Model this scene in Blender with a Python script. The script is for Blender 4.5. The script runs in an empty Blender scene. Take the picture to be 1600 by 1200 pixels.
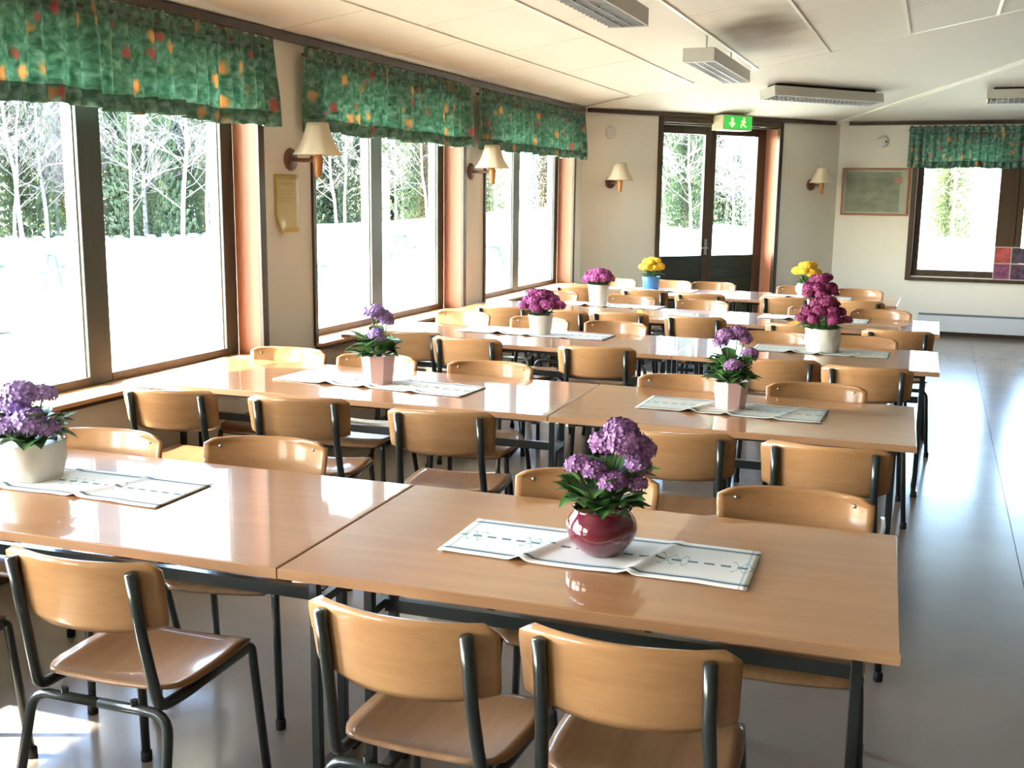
import bpy, bmesh, math, random
from math import sin, cos, pi, radians, sqrt, atan2
from mathutils import Vector, Matrix

random.seed(7)
SC = bpy.context.scene
COL = SC.collection

# ------------------------------------------------------------------ camera, sky, sun, exposure
cam_d = bpy.data.cameras.new('camera')
cam = bpy.data.objects.new('camera', cam_d)
COL.objects.link(cam)
YAW, PITCH, ROLL, F = .3685, .1751, .0118, 1692.3
fw = Vector((-sin(YAW)*cos(PITCH), cos(YAW)*cos(PITCH), -sin(PITCH)))
rt = Vector((cos(YAW), sin(YAW), 0))
up = rt.cross(fw)
r2 = cos(ROLL)*rt + sin(ROLL)*up
u2 = -sin(ROLL)*rt + cos(ROLL)*up
m = Matrix((r2, u2, -fw)).transposed().to_4x4()
m.translation = Vector((0, 0, 1.6276))
cam.matrix_world = m
cam_d.sensor_fit = 'HORIZONTAL'
cam_d.sensor_width = 36.0
cam_d.lens = 36.0*F/1600.0
cam_d.clip_start = .05
cam_d.clip_end = 500
SC.camera = cam

W = bpy.data.worlds.new('sky')
SC.world = W
W.use_nodes = True
nt = W.node_tree
nt.nodes.clear()
out = nt.nodes.new('ShaderNodeOutputWorld')
bg = nt.nodes.new('ShaderNodeBackground')
sky = nt.nodes.new('ShaderNodeTexSky')
sky.sky_type = 'NISHITA'
sky.sun_disc = False
sky.sun_elevation = radians(38)
sky.sun_rotation = radians(243)
sky.air_density = 1.0
sky.dust_density = 1.2
sky.ozone_density = 1.0
bg.inputs['Strength'].default_value = 2.4
nt.links.new(sky.outputs[0], bg.inputs['Color'])
nt.links.new(bg.outputs[0], out.inputs['Surface'])

sun_d = bpy.data.lights.new('sun', 'SUN')
sun_d.energy = 21.0
sun_d.color = (1.0, .93, .82)
sun_d.angle = radians(.6)
sun = bpy.data.objects.new('sun', sun_d)
COL.objects.link(sun)
SUN_DIR = Vector((1, .5, -.85)).normalized()
sun.rotation_euler = SUN_DIR.to_track_quat('-Z', 'Y').to_euler()
sun.location = (-20, -10, 20)

SC.view_settings.view_transform = 'Standard'
SC.view_settings.look = 'None'
SC.view_settings.exposure = 1.22
SC.view_settings.gamma = 1.0
SC.view_settings.use_curve_mapping = False
SC.cycles.max_bounces = 10
SC.cycles.diffuse_bounces = 6
SC.cycles.glossy_bounces = 4
SC.cycles.transmission_bounces = 6
SC.cycles.transparent_max_bounces = 12
SC.cycles.caustics_reflective = False
SC.cycles.caustics_refractive = False
SC.cycles.sample_clamp_indirect = 12.0
SC.cycles.use_denoising = True

# ------------------------------------------------------------------ helpers
class MB:
    def __init__(s):
        s.v = []; s.f = []; s.mi = []; s.uv = None
    def add(s, vs, fs, mi=0):
        n = len(s.v)
        s.v += [tuple(p) for p in vs]
        s.f += [tuple(i+n for i in f) for f in fs]
        s.mi += [mi]*len(fs)
        return s
    def box(s, x0, x1, y0, y1, z0, z1, mi=0, M=None):
        vs = [(x0,y0,z0),(x1,y0,z0),(x1,y1,z0),(x0,y1,z0),(x0,y0,z1),(x1,y0,z1),(x1,y1,z1),(x0,y1,z1)]
        if M: vs = [M @ Vector(p) for p in vs]
        return s.add(vs, [(0,3,2,1),(4,5,6,7),(0,1,5,4),(1,2,6,5),(2,3,7,6),(3,0,4,7)], mi)
    def tube(s, pts, r, n=8, cap=True, mi=0):
        pts = [Vector(p) for p in pts]
        rs = r if isinstance(r, (list, tuple)) else [r]*len(pts)
        vs = []; fs = []
        ref = None
        for i, p in enumerate(pts):
            a = pts[max(i-1, 0)]; b = pts[min(i+1, len(pts)-1)]
            t = (b-a).normalized()
            if ref is None:
                ref = Vector((0,0,1)) if abs(t.z) < .9 else Vector((1,0,0))
            x = t.cross(ref)
            if x.length < 1e-6: x = t.cross(Vector((0,1,0)))
            x.normalize(); y = t.cross(x).normalized(); ref = -y if False else x.cross(t)
            for k in range(n):
                an = 2*pi*k/n
                vs.append(p + (x*cos(an)+y*sin(an))*rs[i])
        for i in range(len(pts)-1):
            for k in range(n):
                k2 = (k+1) % n
                fs.append((i*n+k, (i+1)*n+k, (i+1)*n+k2, i*n+k2))
        if cap:
            fs.append(tuple(range(n)))
            fs.append(tuple(reversed(range((len(pts)-1)*n, len(pts)*n))))
        return s.add(vs, fs, mi)
    def lathe(s, prof, n=24, mi=0, c=(0,0,0), sq=1.0):
        vs = []; fs = []
        for (r, z) in prof:
            for k in range(n):
                a = 2*pi*k/n
                vs.append((c[0]+r*cos(a), c[1]+r*sin(a)*sq, c[2]+z))
        for i in range(len(prof)-1):
            for k in range(n):
                k2 = (k+1) % n
                fs.append((i*n+k, i*n+k2, (i+1)*n+k2, (i+1)*n+k))
        fs.append(tuple(reversed(range(n))))
        fs.append(tuple(range((len(prof)-1)*n, len(prof)*n)))
        return s.add(vs, fs, mi)
    def grid(s, fn, nu, nv, mi=0):
        vs = [fn(i/nu, j/nv) for j in range(nv+1) for i in range(nu+1)]
        fs = [(j*(nu+1)+i, j*(nu+1)+i+1, (j+1)*(nu+1)+i+1, (j+1)*(nu+1)+i) for j in range(nv) for i in range(nu)]
        s.uvg = (nu, nv)
        return s.add(vs, fs, mi)
    def mesh(s, name, mats, smooth=False, uv=None):
        me = bpy.data.meshes.new(name)
        me.from_pydata(s.v, [], s.f)
        if not isinstance(mats, (list, tuple)): mats = [mats]
        for x in mats: me.materials.append(x)
        if len(mats) > 1: me.polygons.foreach_set('material_index', s.mi)
        if smooth: me.polygons.foreach_set('use_smooth', [True]*len(me.polygons))
        if uv == 'grid':
            nu, nv = s.uvg
            l = me.uv_layers.new(name='UVMap')
            per = (nu+1)*(nv+1)
            for lp in me.loops:
                k = lp.vertex_index % per
                l.data[lp.index].uv = ((k % (nu+1))/nu, (k//(nu+1))/nv)
        me.update()
        return me
    def build(s, name, mats, parent=None, smooth=False, uv=None, bevel=0, seg=2, auto=None):
        o = link(name, s.mesh(name, mats, smooth or bool(auto), uv), parent)
        if auto:
            o.data.set_sharp_from_angle(angle=radians(auto))
        if bevel:
            b = o.modifiers.new('bevel', 'BEVEL'); b.width = bevel; b.segments = seg
            b.limit_method = 'ANGLE'; b.angle_limit = radians(40)
        return o

def link(name, me, parent=None, M=None):
    o = bpy.data.objects.new(name, me)
    COL.objects.link(o)
    if parent: o.parent = parent
    if M is not None: o.matrix_local = M
    return o

def empty(name, loc=(0,0,0), rz=0.0):
    o = bpy.data.objects.new(name, None)
    o.empty_display_size = .1
    COL.objects.link(o)
    o.location = loc; o.rotation_euler = (0, 0, rz)
    return o

def tag(o, label=None, cat=None, group=None, kind=None):
    if label: o['label'] = label
    if cat: o['category'] = cat
    if group: o['group'] = group
    if kind: o['kind'] = kind
    return o

KIDS = {}
def copy_tree(o, parent=None):
    c = o.copy(); COL.objects.link(c)
    if parent: c.parent = parent
    for ch in list(o.children): copy_tree(ch, c)
    return c

def fillet(pts, r, n=5):
    pts = [Vector(p) for p in pts]
    res = [pts[0]]
    for i in range(1, len(pts)-1):
        a, b, c = pts[i-1], pts[i], pts[i+1]
        d1 = (a-b); d2 = (c-b)
        rr = min(r, d1.length*.45, d2.length*.45)
        p1 = b + d1.normalized()*rr; p2 = b + d2.normalized()*rr
        for k in range(n+1):
            t = k/n
            res.append((1-t)**2*p1 + 2*t*(1-t)*b + t*t*p2)
    res.append(pts[-1])
    return res

# ------------------------------------------------------------------ materials
def mat(name, col, rough=.6, spec=.5, metal=0, noise=None, coat=0, coatr=.1, trans=None, bump=None):
    """noise=(scale, colour2, (sx,sy,sz), detail)"""
    m = bpy.data.materials.new(name); m.use_nodes = True
    n = m.node_tree; b = n.nodes['Principled BSDF']
    b.inputs['Base Color'].default_value = (*col, 1)
    b.inputs['Roughness'].default_value = rough
    b.inputs['Specular IOR Level'].default_value = spec
    b.inputs['Metallic'].default_value = metal
    b.inputs['Coat Weight'].default_value = coat
    b.inputs['Coat Roughness'].default_value = coatr
    if noise or bump:
        tc = n.nodes.new('ShaderNodeTexCoord'); mp = n.nodes.new('ShaderNodeMapping')
        n.links.new(tc.outputs['Object'], mp.inputs['Vector'])
    if noise:
        sc, c2, s3, det = noise
        mp.inputs['Scale'].default_value = s3
        tx = n.nodes.new('ShaderNodeTexNoise'); tx.inputs['Scale'].default_value = sc; tx.inputs['Detail'].default_value = det
        n.links.new(mp.outputs[0], tx.inputs['Vector'])
        rp = n.nodes.new('ShaderNodeValToRGB')
        rp.color_ramp.elements[0].position = .3; rp.color_ramp.elements[0].color = (*col, 1)
        rp.color_ramp.elements[1].position = .7; rp.color_ramp.elements[1].color = (*c2, 1)
        n.links.new(tx.outputs['Fac'], rp.inputs[0]); n.links.new(rp.outputs[0], b.inputs['Base Color'])
    if bump:
        bs, bd = bump
        t2 = n.nodes.new('ShaderNodeTexNoise'); t2.inputs['Scale'].default_value = bs; t2.inputs['Detail'].default_value = 3
        n.links.new(tc.outputs['Object'], t2.inputs['Vector'])
        bp = n.nodes.new('ShaderNodeBump'); bp.inputs['Strength'].default_value = .3; bp.inputs['Distance'].default_value = bd
        n.links.new(t2.outputs['Fac'], bp.inputs['Height']); n.links.new(bp.outputs[0], b.inputs['Normal'])
    return m

def wood(name, c1, c2, rough=.3, spec=.5, axis='x', scale=1.0, coat=0.0, coatr=.12, var=.0):
    m = bpy.data.materials.new(name); m.use_nodes = True
    n = m.node_tree; b = n.nodes['Principled BSDF']
    tc = n.nodes.new('ShaderNodeTexCoord'); mp = n.nodes.new('ShaderNodeMapping')
    oi = n.nodes.new('ShaderNodeObjectInfo')
    ad = n.nodes.new('ShaderNodeVectorMath'); ad.operation = 'ADD'
    sc = n.nodes.new('ShaderNodeVectorMath'); sc.operation = 'SCALE'; sc.inputs['Scale'].default_value = 7.0
    cb = n.nodes.new('ShaderNodeCombineXYZ')
    for i in range(3): n.links.new(oi.outputs['Random'], cb.inputs[i])
    n.links.new(cb.outputs[0], sc.inputs[0])
    n.links.new(tc.outputs['Object'], ad.inputs[0]); n.links.new(sc.outputs[0], ad.inputs[1])
    n.links.new(ad.outputs[0], mp.inputs['Vector'])
    s = {'x': (.6, 9, 9), 'y': (9, .6, 9), 'z': (9, 9, .6)}[axis]
    mp.inputs['Scale'].default_value = tuple(k*scale for k in s)
    t = n.nodes.new('ShaderNodeTexNoise'); t.inputs['Scale'].default_value = 2.2; t.inputs['Detail'].default_value = 6; t.inputs['Roughness'].default_value = .6
    n.links.new(mp.outputs[0], t.inputs['Vector'])
    t3 = n.nodes.new('ShaderNodeTexNoise'); t3.inputs['Scale'].default_value = 14; t3.inputs['Detail'].default_value = 3
    n.links.new(mp.outputs[0], t3.inputs['Vector'])
    mx = n.nodes.new('ShaderNodeMath'); mx.operation = 'MULTIPLY_ADD'; mx.inputs[1].default_value = .35
    n.links.new(t3.outputs['Fac'], mx.inputs[0]); n.links.new(t.outputs['Fac'], mx.inputs[2])
    rp = n.nodes.new('ShaderNodeValToRGB')
    rp.color_ramp.elements[0].position = .42; rp.color_ramp.elements[0].color = (*c1, 1)
    rp.color_ramp.elements[1].position = .95; rp.color_ramp.elements[1].color = (*c2, 1)
    n.links.new(mx.outputs[0], rp.inputs[0])
    hs = n.nodes.new('ShaderNodeHueSaturation')
    mr = n.nodes.new('ShaderNodeMapRange'); mr.inputs['To Min'].default_value = 1-var; mr.inputs['To Max'].default_value = 1+var
    n.links.new(oi.outputs['Random'], mr.inputs['Value']); n.links.new(mr.outputs[0], hs.inputs['Value'])
    n.links.new(rp.outputs[0], hs.inputs['Color']); n.links.new(hs.outputs[0], b.inputs['Base Color'])
    b.inputs['Roughness'].default_value = rough; b.inputs['Specular IOR Level'].default_value = spec
    b.inputs['Coat Weight'].default_value = coat; b.inputs['Coat Roughness'].default_value = coatr
    return m

M = {}
M['wall'] = mat('wall_paint', (.78, .735, .645), .75, .25, noise=(3, (.76, .715, .625), (1,1,1), 3), bump=(140, .002))
M['dark_wood'] = wood('dark_brown_trim', (.045, .028, .018), (.085, .05, .03), .35, .5, 'z')
M['frame_dark'] = wood('dark_green_brown_frame', (.034, .040, .036), (.055, .06, .05), .35, .5, 'z')
M['red_wood'] = wood('red_brown_jamb', (.33, .12, .06), (.42, .17, .085), .4, .4, 'z')
M['door_green'] = wood('dark_green_door', (.025, .034, .025), (.04, .05, .035), .4, .4, 'x')
M['white_frame'] = mat('white_outer_frame', (.62, .64, .66), .5)
M['sill_wood'] = wood('sill_board', (.50, .28, .13), (.62, .38, .2), .35, .5, 'y', coat=.3)
M['table_wood'] =  wood('beech_table_top', (.34, .155, .062), (.42, .21, .09), .35, .15, 'x', coat=1.0, coatr=.035, var=.03)
M['edge_wood'] = wood('beech_edge_band', (.36, .18, .085), (.44, .24, .12), .4, .4, 'x')
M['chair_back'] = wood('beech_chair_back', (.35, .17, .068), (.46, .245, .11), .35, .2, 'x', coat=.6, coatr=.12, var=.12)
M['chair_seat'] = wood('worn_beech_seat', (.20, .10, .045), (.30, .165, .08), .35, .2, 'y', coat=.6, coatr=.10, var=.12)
M['steel_dark'] = mat('dark_painted_steel', (.019, .025, .023), .28, .5, 0, coat=.3)
M['rubber'] = mat('black_rubber', (.015, .015, .015), .7)
M['rivet'] = mat('steel_rivet', (.6, .6, .58), .3, .5, 1)
M['white_paint'] = mat('white_enamel', (.62, .61, .57), .4)
M['lamp_body'] = mat('cream_lamp_housing', (.60, .58, .50), .45)
M['louvre'] = mat('grey_louvre', (.42, .43, .45), .3)
M['dark_void'] = mat('dark_backing', (.03, .028, .025), .8)
M['shade'] = None
M['brass_wood'] = wood('lamp_wood', (.36, .15, .04), (.46, .21, .07), .4, .5, 'z')
M['lamp_plate'] = wood('lamp_plate_wood', (.12, .055, .04), (.18, .085, .05), .4, .5, 'z')

M['table_wood'].node_tree.nodes['Principled BSDF'].inputs['Coat IOR'].default_value = 1.5
M['chair_seat'].node_tree.nodes['Principled BSDF'].inputs['Coat IOR'].default_value = 1.5

# ceiling with a soft-edged darker brown patch
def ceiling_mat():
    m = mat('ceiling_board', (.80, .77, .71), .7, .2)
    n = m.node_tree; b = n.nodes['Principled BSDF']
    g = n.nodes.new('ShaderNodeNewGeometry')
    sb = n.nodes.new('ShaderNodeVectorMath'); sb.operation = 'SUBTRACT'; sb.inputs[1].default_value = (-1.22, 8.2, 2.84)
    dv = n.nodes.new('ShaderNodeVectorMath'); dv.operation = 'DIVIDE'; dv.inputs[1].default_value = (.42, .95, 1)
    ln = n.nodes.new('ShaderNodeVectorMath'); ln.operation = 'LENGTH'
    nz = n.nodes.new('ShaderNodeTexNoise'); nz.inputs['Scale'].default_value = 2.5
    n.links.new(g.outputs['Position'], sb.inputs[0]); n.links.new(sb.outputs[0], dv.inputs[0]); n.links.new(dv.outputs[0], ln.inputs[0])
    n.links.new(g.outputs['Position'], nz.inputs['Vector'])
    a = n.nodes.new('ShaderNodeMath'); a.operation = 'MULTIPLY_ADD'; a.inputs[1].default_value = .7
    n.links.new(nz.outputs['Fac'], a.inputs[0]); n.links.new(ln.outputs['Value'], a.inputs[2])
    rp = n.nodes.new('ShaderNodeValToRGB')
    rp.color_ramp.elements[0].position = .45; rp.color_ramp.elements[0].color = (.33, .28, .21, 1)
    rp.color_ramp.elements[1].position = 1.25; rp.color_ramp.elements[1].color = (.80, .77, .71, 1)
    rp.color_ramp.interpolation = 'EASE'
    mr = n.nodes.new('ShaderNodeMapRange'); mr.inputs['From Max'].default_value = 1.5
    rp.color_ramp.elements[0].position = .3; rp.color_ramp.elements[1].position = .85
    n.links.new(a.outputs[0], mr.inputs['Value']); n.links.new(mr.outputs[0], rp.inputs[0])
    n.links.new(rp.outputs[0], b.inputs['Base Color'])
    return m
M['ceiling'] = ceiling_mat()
M['ceil_strip'] = mat('white_cover_strip', (.80, .77, .68), .4)

def floor_mat():
    m = mat('vinyl_floor', (.20, .175, .15), .24, .22, noise=(2.2, (.235, .205, .172), (1,1,1), 3), coat=.10, coatr=.07)
    n = m.node_tree; b = n.nodes['Principled BSDF']
    g = n.nodes.new('ShaderNodeNewGeometry')
    t = n.nodes.new('ShaderNodeTexNoise'); t.inputs['Scale'].default_value = 1.5; t.inputs['Detail'].default_value = 2
    mr = n.nodes.new('ShaderNodeMapRange'); mr.inputs['To Min'].default_value = .20; mr.inputs['To Max'].default_value = .26
    n.links.new(g.outputs['Position'], t.inputs['Vector']); n.links.new(t.outputs['Fac'], mr.inputs['Value'])
    n.links.new(mr.outputs[0], b.inputs['Roughness'])
    return m
M['floor'] = floor_mat()

def glass_mat():
    m = bpy.data.materials.new('window_glass'); m.use_nodes = True
    n = m.node_tree; n.nodes.clear()
    o = n.nodes.new('ShaderNodeOutputMaterial'); t = n.nodes.new('ShaderNodeBsdfTransparent'); g = n.nodes.new('ShaderNodeBsdfGlossy')
    g.inputs['Roughness'].default_value = .0; t.inputs['Color'].default_value = (.95, .97, .96, 1)
    x = n.nodes.new('ShaderNodeMixShader'); gm = n.nodes.new('ShaderNodeNewGeometry')
    dt = n.nodes.new('ShaderNodeVectorMath'); dt.operation = 'DOT_PRODUCT'
    n.links.new(gm.outputs['Normal'], dt.inputs[0]); n.links.new(gm.outputs['Incoming'], dt.inputs[1])
    def mth(op, a, b=0.0):
        q = n.nodes.new('ShaderNodeMath'); q.operation = op
        if isinstance(a, float): q.inputs[0].default_value = a
        else: n.links.new(a, q.inputs[0])
        if isinstance(b, float): q.inputs[1].default_value = b
        else: n.links.new(b, q.inputs[1])
        return q.outputs[0]
    f5 = mth('POWER', mth('SUBTRACT', 1.0, mth('ABSOLUTE', dt.outputs['Value'])), 5.0)
    n.links.new(mth('ADD', mth('MULTIPLY', f5, .9), .035), x.inputs[0]); n.links.new(t.outputs[0], x.inputs[1]); n.links.new(g.outputs[0], x.inputs[2])
    n.links.new(x.outputs[0], o.inputs['Surface'])
    return m
M['glass'] = glass_mat()

def curtain_mat(name='green_printed_curtain', k=1.0, trans=.35):
    m = bpy.data.materials.new(name); m.use_nodes = True
    n = m.node_tree; n.nodes.clear()
    o = n.nodes.new('ShaderNodeOutputMaterial')
    tc = n.nodes.new('ShaderNodeTexCoord')
    mp = n.nodes.new('ShaderNodeMapping'); mp.inputs['Scale'].default_value = (1, 1, 1)
    n.links.new(tc.outputs['UV'], mp.inputs['Vector'])
    # base green brush strokes
    tx = n.nodes.new('ShaderNodeTexNoise'); tx.inputs['Scale'].default_value = 26; tx.inputs['Detail'].default_value = 4; tx.inputs['Distortion'].default_value = .5
    n.links.new(mp.outputs[0], tx.inputs['Vector'])
    rp = n.nodes.new('ShaderNodeValToRGB')
    e = rp.color_ramp.elements
    e[0].position = .34; e[0].color = (.09*k, .18*k, .13*k, 1)
    e[1].position = .70; e[1].color = (.32*k, .45*k, .40*k, 1)
    e.new(.52).color = (.165*k, .31*k, .235*k, 1)
    n.links.new(tx.outputs['Fac'], rp.inputs[0])
    def spots(scale, lo, hi, col, prev, off, seed):
        mp2 = n.nodes.new('ShaderNodeMapping'); mp2.inputs['Location'].default_value = off; mp2.inputs['Scale'].default_value = (1.25, 1, 1)
        n.links.new(tc.outputs['UV'], mp2.inputs['Vector'])
        v = n.nodes.new('ShaderNodeTexVoronoi'); v.inputs['Scale'].default_value = scale; v.inputs['Randomness'].default_value = .85
        ns = n.nodes.new('ShaderNodeTexNoise'); ns.inputs['Scale'].default_value = scale*3
        n.links.new(mp2.outputs[0], ns.inputs['Vector'])
        mxv = n.nodes.new('ShaderNodeVectorMath'); mxv.operation = 'MULTIPLY_ADD'
        mxv.inputs[1].default_value = (.35/scale,)*3
        n.links.new(ns.outputs['Color'], mxv.inputs[0]); n.links.new(mp2.outputs[0], mxv.inputs[2])
        n.links.new(mxv.outputs[0], v.inputs['Vector'])
        r = n.nodes.new('ShaderNodeMapRange'); r.inputs['From Min'].default_value = hi; r.inputs['From Max'].default_value = lo
        n.links.new(v.outputs['Distance'], r.inputs['Value'])
        x = n.nodes.new('ShaderNodeMix'); x.data_type = 'RGBA'
        x.inputs['B'].default_value = (*col, 1)
        n.links.new(r.outputs[0], x.inputs['Factor']); n.links.new(prev, x.inputs['A'])
        return x.outputs['Result']
    c = spots(6.6, .13, .27, (.66*k, .40*k, .20*k), rp.outputs[0], (3.3, 1.7, 0), 0)
    c = spots(6.4, .12, .24, (.50*k, .16*k, .15*k), c, (8.1, 5.2, 0), 1)
    d = n.nodes.new('ShaderNodeBsdfDiffuse'); t = n.nodes.new('ShaderNodeBsdfTranslucent')
    x = n.nodes.new('ShaderNodeMixShader'); x.inputs[0].default_value = trans
    n.links.new(c, d.inputs['Color']); n.links.new(c, t.inputs['Color'])
    n.links.new(d.outputs[0], x.inputs[1]); n.links.new(t.outputs[0], x.inputs[2]); n.links.new(x.outputs[0], o.inputs['Surface'])
    return m
M['curtain'] = curtain_mat(k=1.15, trans=.5)
M['curtain_double'] = curtain_mat('green_printed_curtain_double_layer', .8, .2)

def shade_mat():
    m = bpy.data.materials.new('fabric_lampshade'); m.use_nodes = True
    n = m.node_tree; n.nodes.clear()
    o = n.nodes.new('ShaderNodeOutputMaterial')
    d = n.nodes.new('ShaderNodeBsdfDiffuse'); t = n.nodes.new('ShaderNodeBsdfTranslucent')
    d.inputs['Color'].default_value = (.72, .64, .5, 1); t.inputs['Color'].default_value = (.72, .64, .5, 1)
    x = n.nodes.new('ShaderNodeMixShader'); x.inputs[0].default_value = .4
    n.links.new(d.outputs[0], x.inputs[1]); n.links.new(t.outputs[0], x.inputs[2]); n.links.new(x.outputs[0], o.inputs['Surface'])
    return m
M['shade'] = shade_mat()

def runner_mat(name, base, line):
    m = bpy.data.materials.new(name); m.use_nodes = True
    n = m.node_tree; b = n.nodes['Principled BSDF']; b.inputs['Roughness'].default_value = .85; b.inputs['Specular IOR Level'].default_value = .15
    tc = n.nodes.new('ShaderNodeTexCoord'); sp = n.nodes.new('ShaderNodeSeparateXYZ')
    n.links.new(tc.outputs['UV'], sp.inputs[0])
    def math(op, a, bb=None, c=None):
        x = n.nodes.new('ShaderNodeMath'); x.operation = op
        for i, q in enumerate((a, bb, c)):
            if q is None: continue
            if isinstance(q, (int, float)): x.inputs[i].default_value = q
            else: n.links.new(q, x.inputs[i])
        return x.outputs[0]
    U, V = sp.outputs[0], sp.outputs[1]
    av = math('ABSOLUTE', math('SUBTRACT', V, .5))
    edge = math('MULTIPLY', math('GREATER_THAN', av, .385), math('LESS_THAN', av, .425))
    edge2 = math('MULTIPLY', math('GREATER_THAN', av, .36), math('LESS_THAN', av, .368))
    fr = math('FRACT', math('MULTIPLY', U, 19.0))
    fr2 = math('FRACT', math('MULTIPLY', U, 4.3))
    dash = math('MULTIPLY', math('LESS_THAN', av, .022), math('LESS_THAN', fr, .62))
    wig = math('MULTIPLY', math('SINE', math('MULTIPLY', U, 163.0)), .05)
    av2 = math('ABSOLUTE', math('SUBTRACT', math('ABSOLUTE', math('SUBTRACT', math('ADD', V, 0.0), .5)), math('ADD', .075, wig)))
    mot = math('MULTIPLY', math('LESS_THAN', av2, .014), math('LESS_THAN', fr2, .42))
    ends = math('LESS_THAN', math('ABSOLUTE', math('SUBTRACT', math('ABSOLUTE', math('SUBTRACT', U, .5)), .475)), .004)
    L = math('MINIMUM', math('ADD', math('ADD', edge, dash), math('ADD', math('MULTIPLY', edge2, .5), math('MULTIPLY', ends, .4))), 1.0)
    x = n.nodes.new('ShaderNodeMix'); x.data_type = 'RGBA'; x.inputs['A'].default_value = (*base, 1); x.inputs['B'].default_value = (*line, 1)
    n.links.new(L, x.inputs['Factor'])
    y = n.nodes.new('ShaderNodeMix'); y.data_type = 'RGBA'; y.inputs['B'].default_value = (.30, .50, .47, 1)
    n.links.new(mot, y.inputs['Factor']); n.links.new(x.outputs['Result'], y.inputs['A'])
    n.links.new(y.outputs['Result'], b.inputs['Base Color'])
    return m
M['runner'] = runner_mat('woven_runner', (.76, .75, .72), (.13, .19, .24))
M['runner_grey'] = runner_mat('grey_woven_runner', (.50, .50, .44), (.13, .19, .2))

M['leaf'] = mat('leaf_green', (.035, .10, .028), .45, .4, noise=(30, (.07, .17, .04), (1,1,1), 3))
M['stem'] = mat('stem_green', (.09, .16, .05), .6)
M['soil'] = mat('soil', (.03, .02, .014), .95)
M['purple'] = mat('purple_petals', (.16, .05, .20), .6, .3, noise=(45, (.46, .24, .46), (1,1,1), 2))
M['lilac'] = mat('lilac_petals', (.26, .15, .42), .6, .3, noise=(60, (.50, .36, .66), (1,1,1), 2))
M['magenta'] = mat('magenta_petals', (.22, .02, .13), .6, .3, noise=(45, (.52, .13, .36), (1,1,1), 2))
M['crimson'] = mat('crimson_petals', (.13, .01, .05), .6, .3, noise=(45, (.34, .05, .17), (1,1,1), 2))
M['yellow'] = mat('yellow_petals', (.75, .42, .02), .6, .3, noise=(60, (.85, .62, .06), (1,1,1), 2))
M['burgundy'] = mat('burgundy_glaze', (.12, .008, .022), .12, .6, coat=1, coatr=.04)
M['pink_pot'] = mat('pink_glaze', (.58, .36, .33), .3, .5, coat=.3)
M['white_pot'] = mat('white_glaze', (.66, .64, .58), .3, .5)
M['blue_pot'] = mat('blue_glaze', (.035, .16, .42), .25, .5, coat=.4)
M['wrap'] = mat('crinkled_wrap', (.55, .53, .48), .5, .4, noise=(10, (.66, .64, .58), (1,1,1), 3))

# ------------------------------------------------------------------ room shell
XW, HC, YF = -3.52, 2.505, 13.86
C1 = Vector((XW, 11.09, HC)); C2 = Vector((-1.163, YF, HC))
AP = Vector((2.985, 8.89, 3.448))
def mir(p): return Vector((2*AP.x - p[0], p[1], p[2]))
YB = -4.0
WT = .28

fl = MB()
outl = [(XW, YB), (XW, C1.y), (C2.x, YF), (mir(C2).x, YF), (mir(C1).x, C1.y), (mir(C1).x, YB)]
fl.add([(x, y, -.003) for x, y in outl] + [(x, y, -.15) for x, y in outl],
       [tuple(reversed(range(6))), tuple(range(6, 12))] + [(i, (i+1) % 6, 6+(i+1) % 6, 6+i) for i in range(6)])
floor = fl.build('floor', M['dark_void']); tag(floor, kind='structure')

def clip(poly, a, b, c):
    """keep a*x+b*y<=c"""
    res = []
    for i in range(len(poly)):
        p, q = poly[i], poly[(i+1) % len(poly)]
        dp, dq = a*p[0]+b*p[1]-c, a*q[0]+b*q[1]-c
        if dp <= 0: res.append(p)
        if dp*dq < 0:
            t = dp/(dp-dq); res.append((p[0]+(q[0]-p[0])*t, p[1]+(q[1]-p[1])*t))
    return res
def clip_convex(poly, hull):
    """hull clockwise or ccw list"""
    cx = sum(p[0] for p in hull)/len(hull); cy = sum(p[1] for p in hull)/len(hull)
    for i in range(len(hull)):
        p, q = hull[i], hull[(i+1) % len(hull)]
        a, b = q[1]-p[1], -(q[0]-p[0]); c = a*p[0]+b*p[1]
        if a*cx+b*cy > c: a, b, c = -a, -b, -c
        poly = clip(poly, a, b, c)
        if len(poly) < 3: return []
    return poly
def prism(mb, poly, zt, zb):
    n = len(poly)
    ar = sum(poly[i][0]*poly[(i+1) % n][1]-poly[(i+1) % n][0]*poly[i][1] for i in range(n))
    if ar < 0: poly = poly[::-1]
    mb.add([(x, y, zt(x, y)) for x, y in poly]+[(x, y, zb(x, y)) for x, y in poly],
           [tuple(range(n)), tuple(reversed(range(n, 2*n)))]+[(i, n+i, n+(i+1) % n, (i+1) % n) for i in range(n)])

# vinyl sheets with welded seams, 2 m wide
for k in range(-2, 5):
    x0, x1 = .46+2*k, .46+2*k+2
    for (ya, yb) in ((-4.0, 6.2), (6.2, 14.0)):
        pl = clip_convex([(x0+.0015, ya+.0015), (x1-.0015, ya+.0015), (x1-.0015, yb-.0015), (x0+.0015, yb-.0015)], outl)
        if pl:
            mb = MB(); prism(mb, pl, lambda x, y: 0.0, lambda x, y: -.003)
            mb.build('vinyl_sheet', M['floor'], floor)

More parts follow.
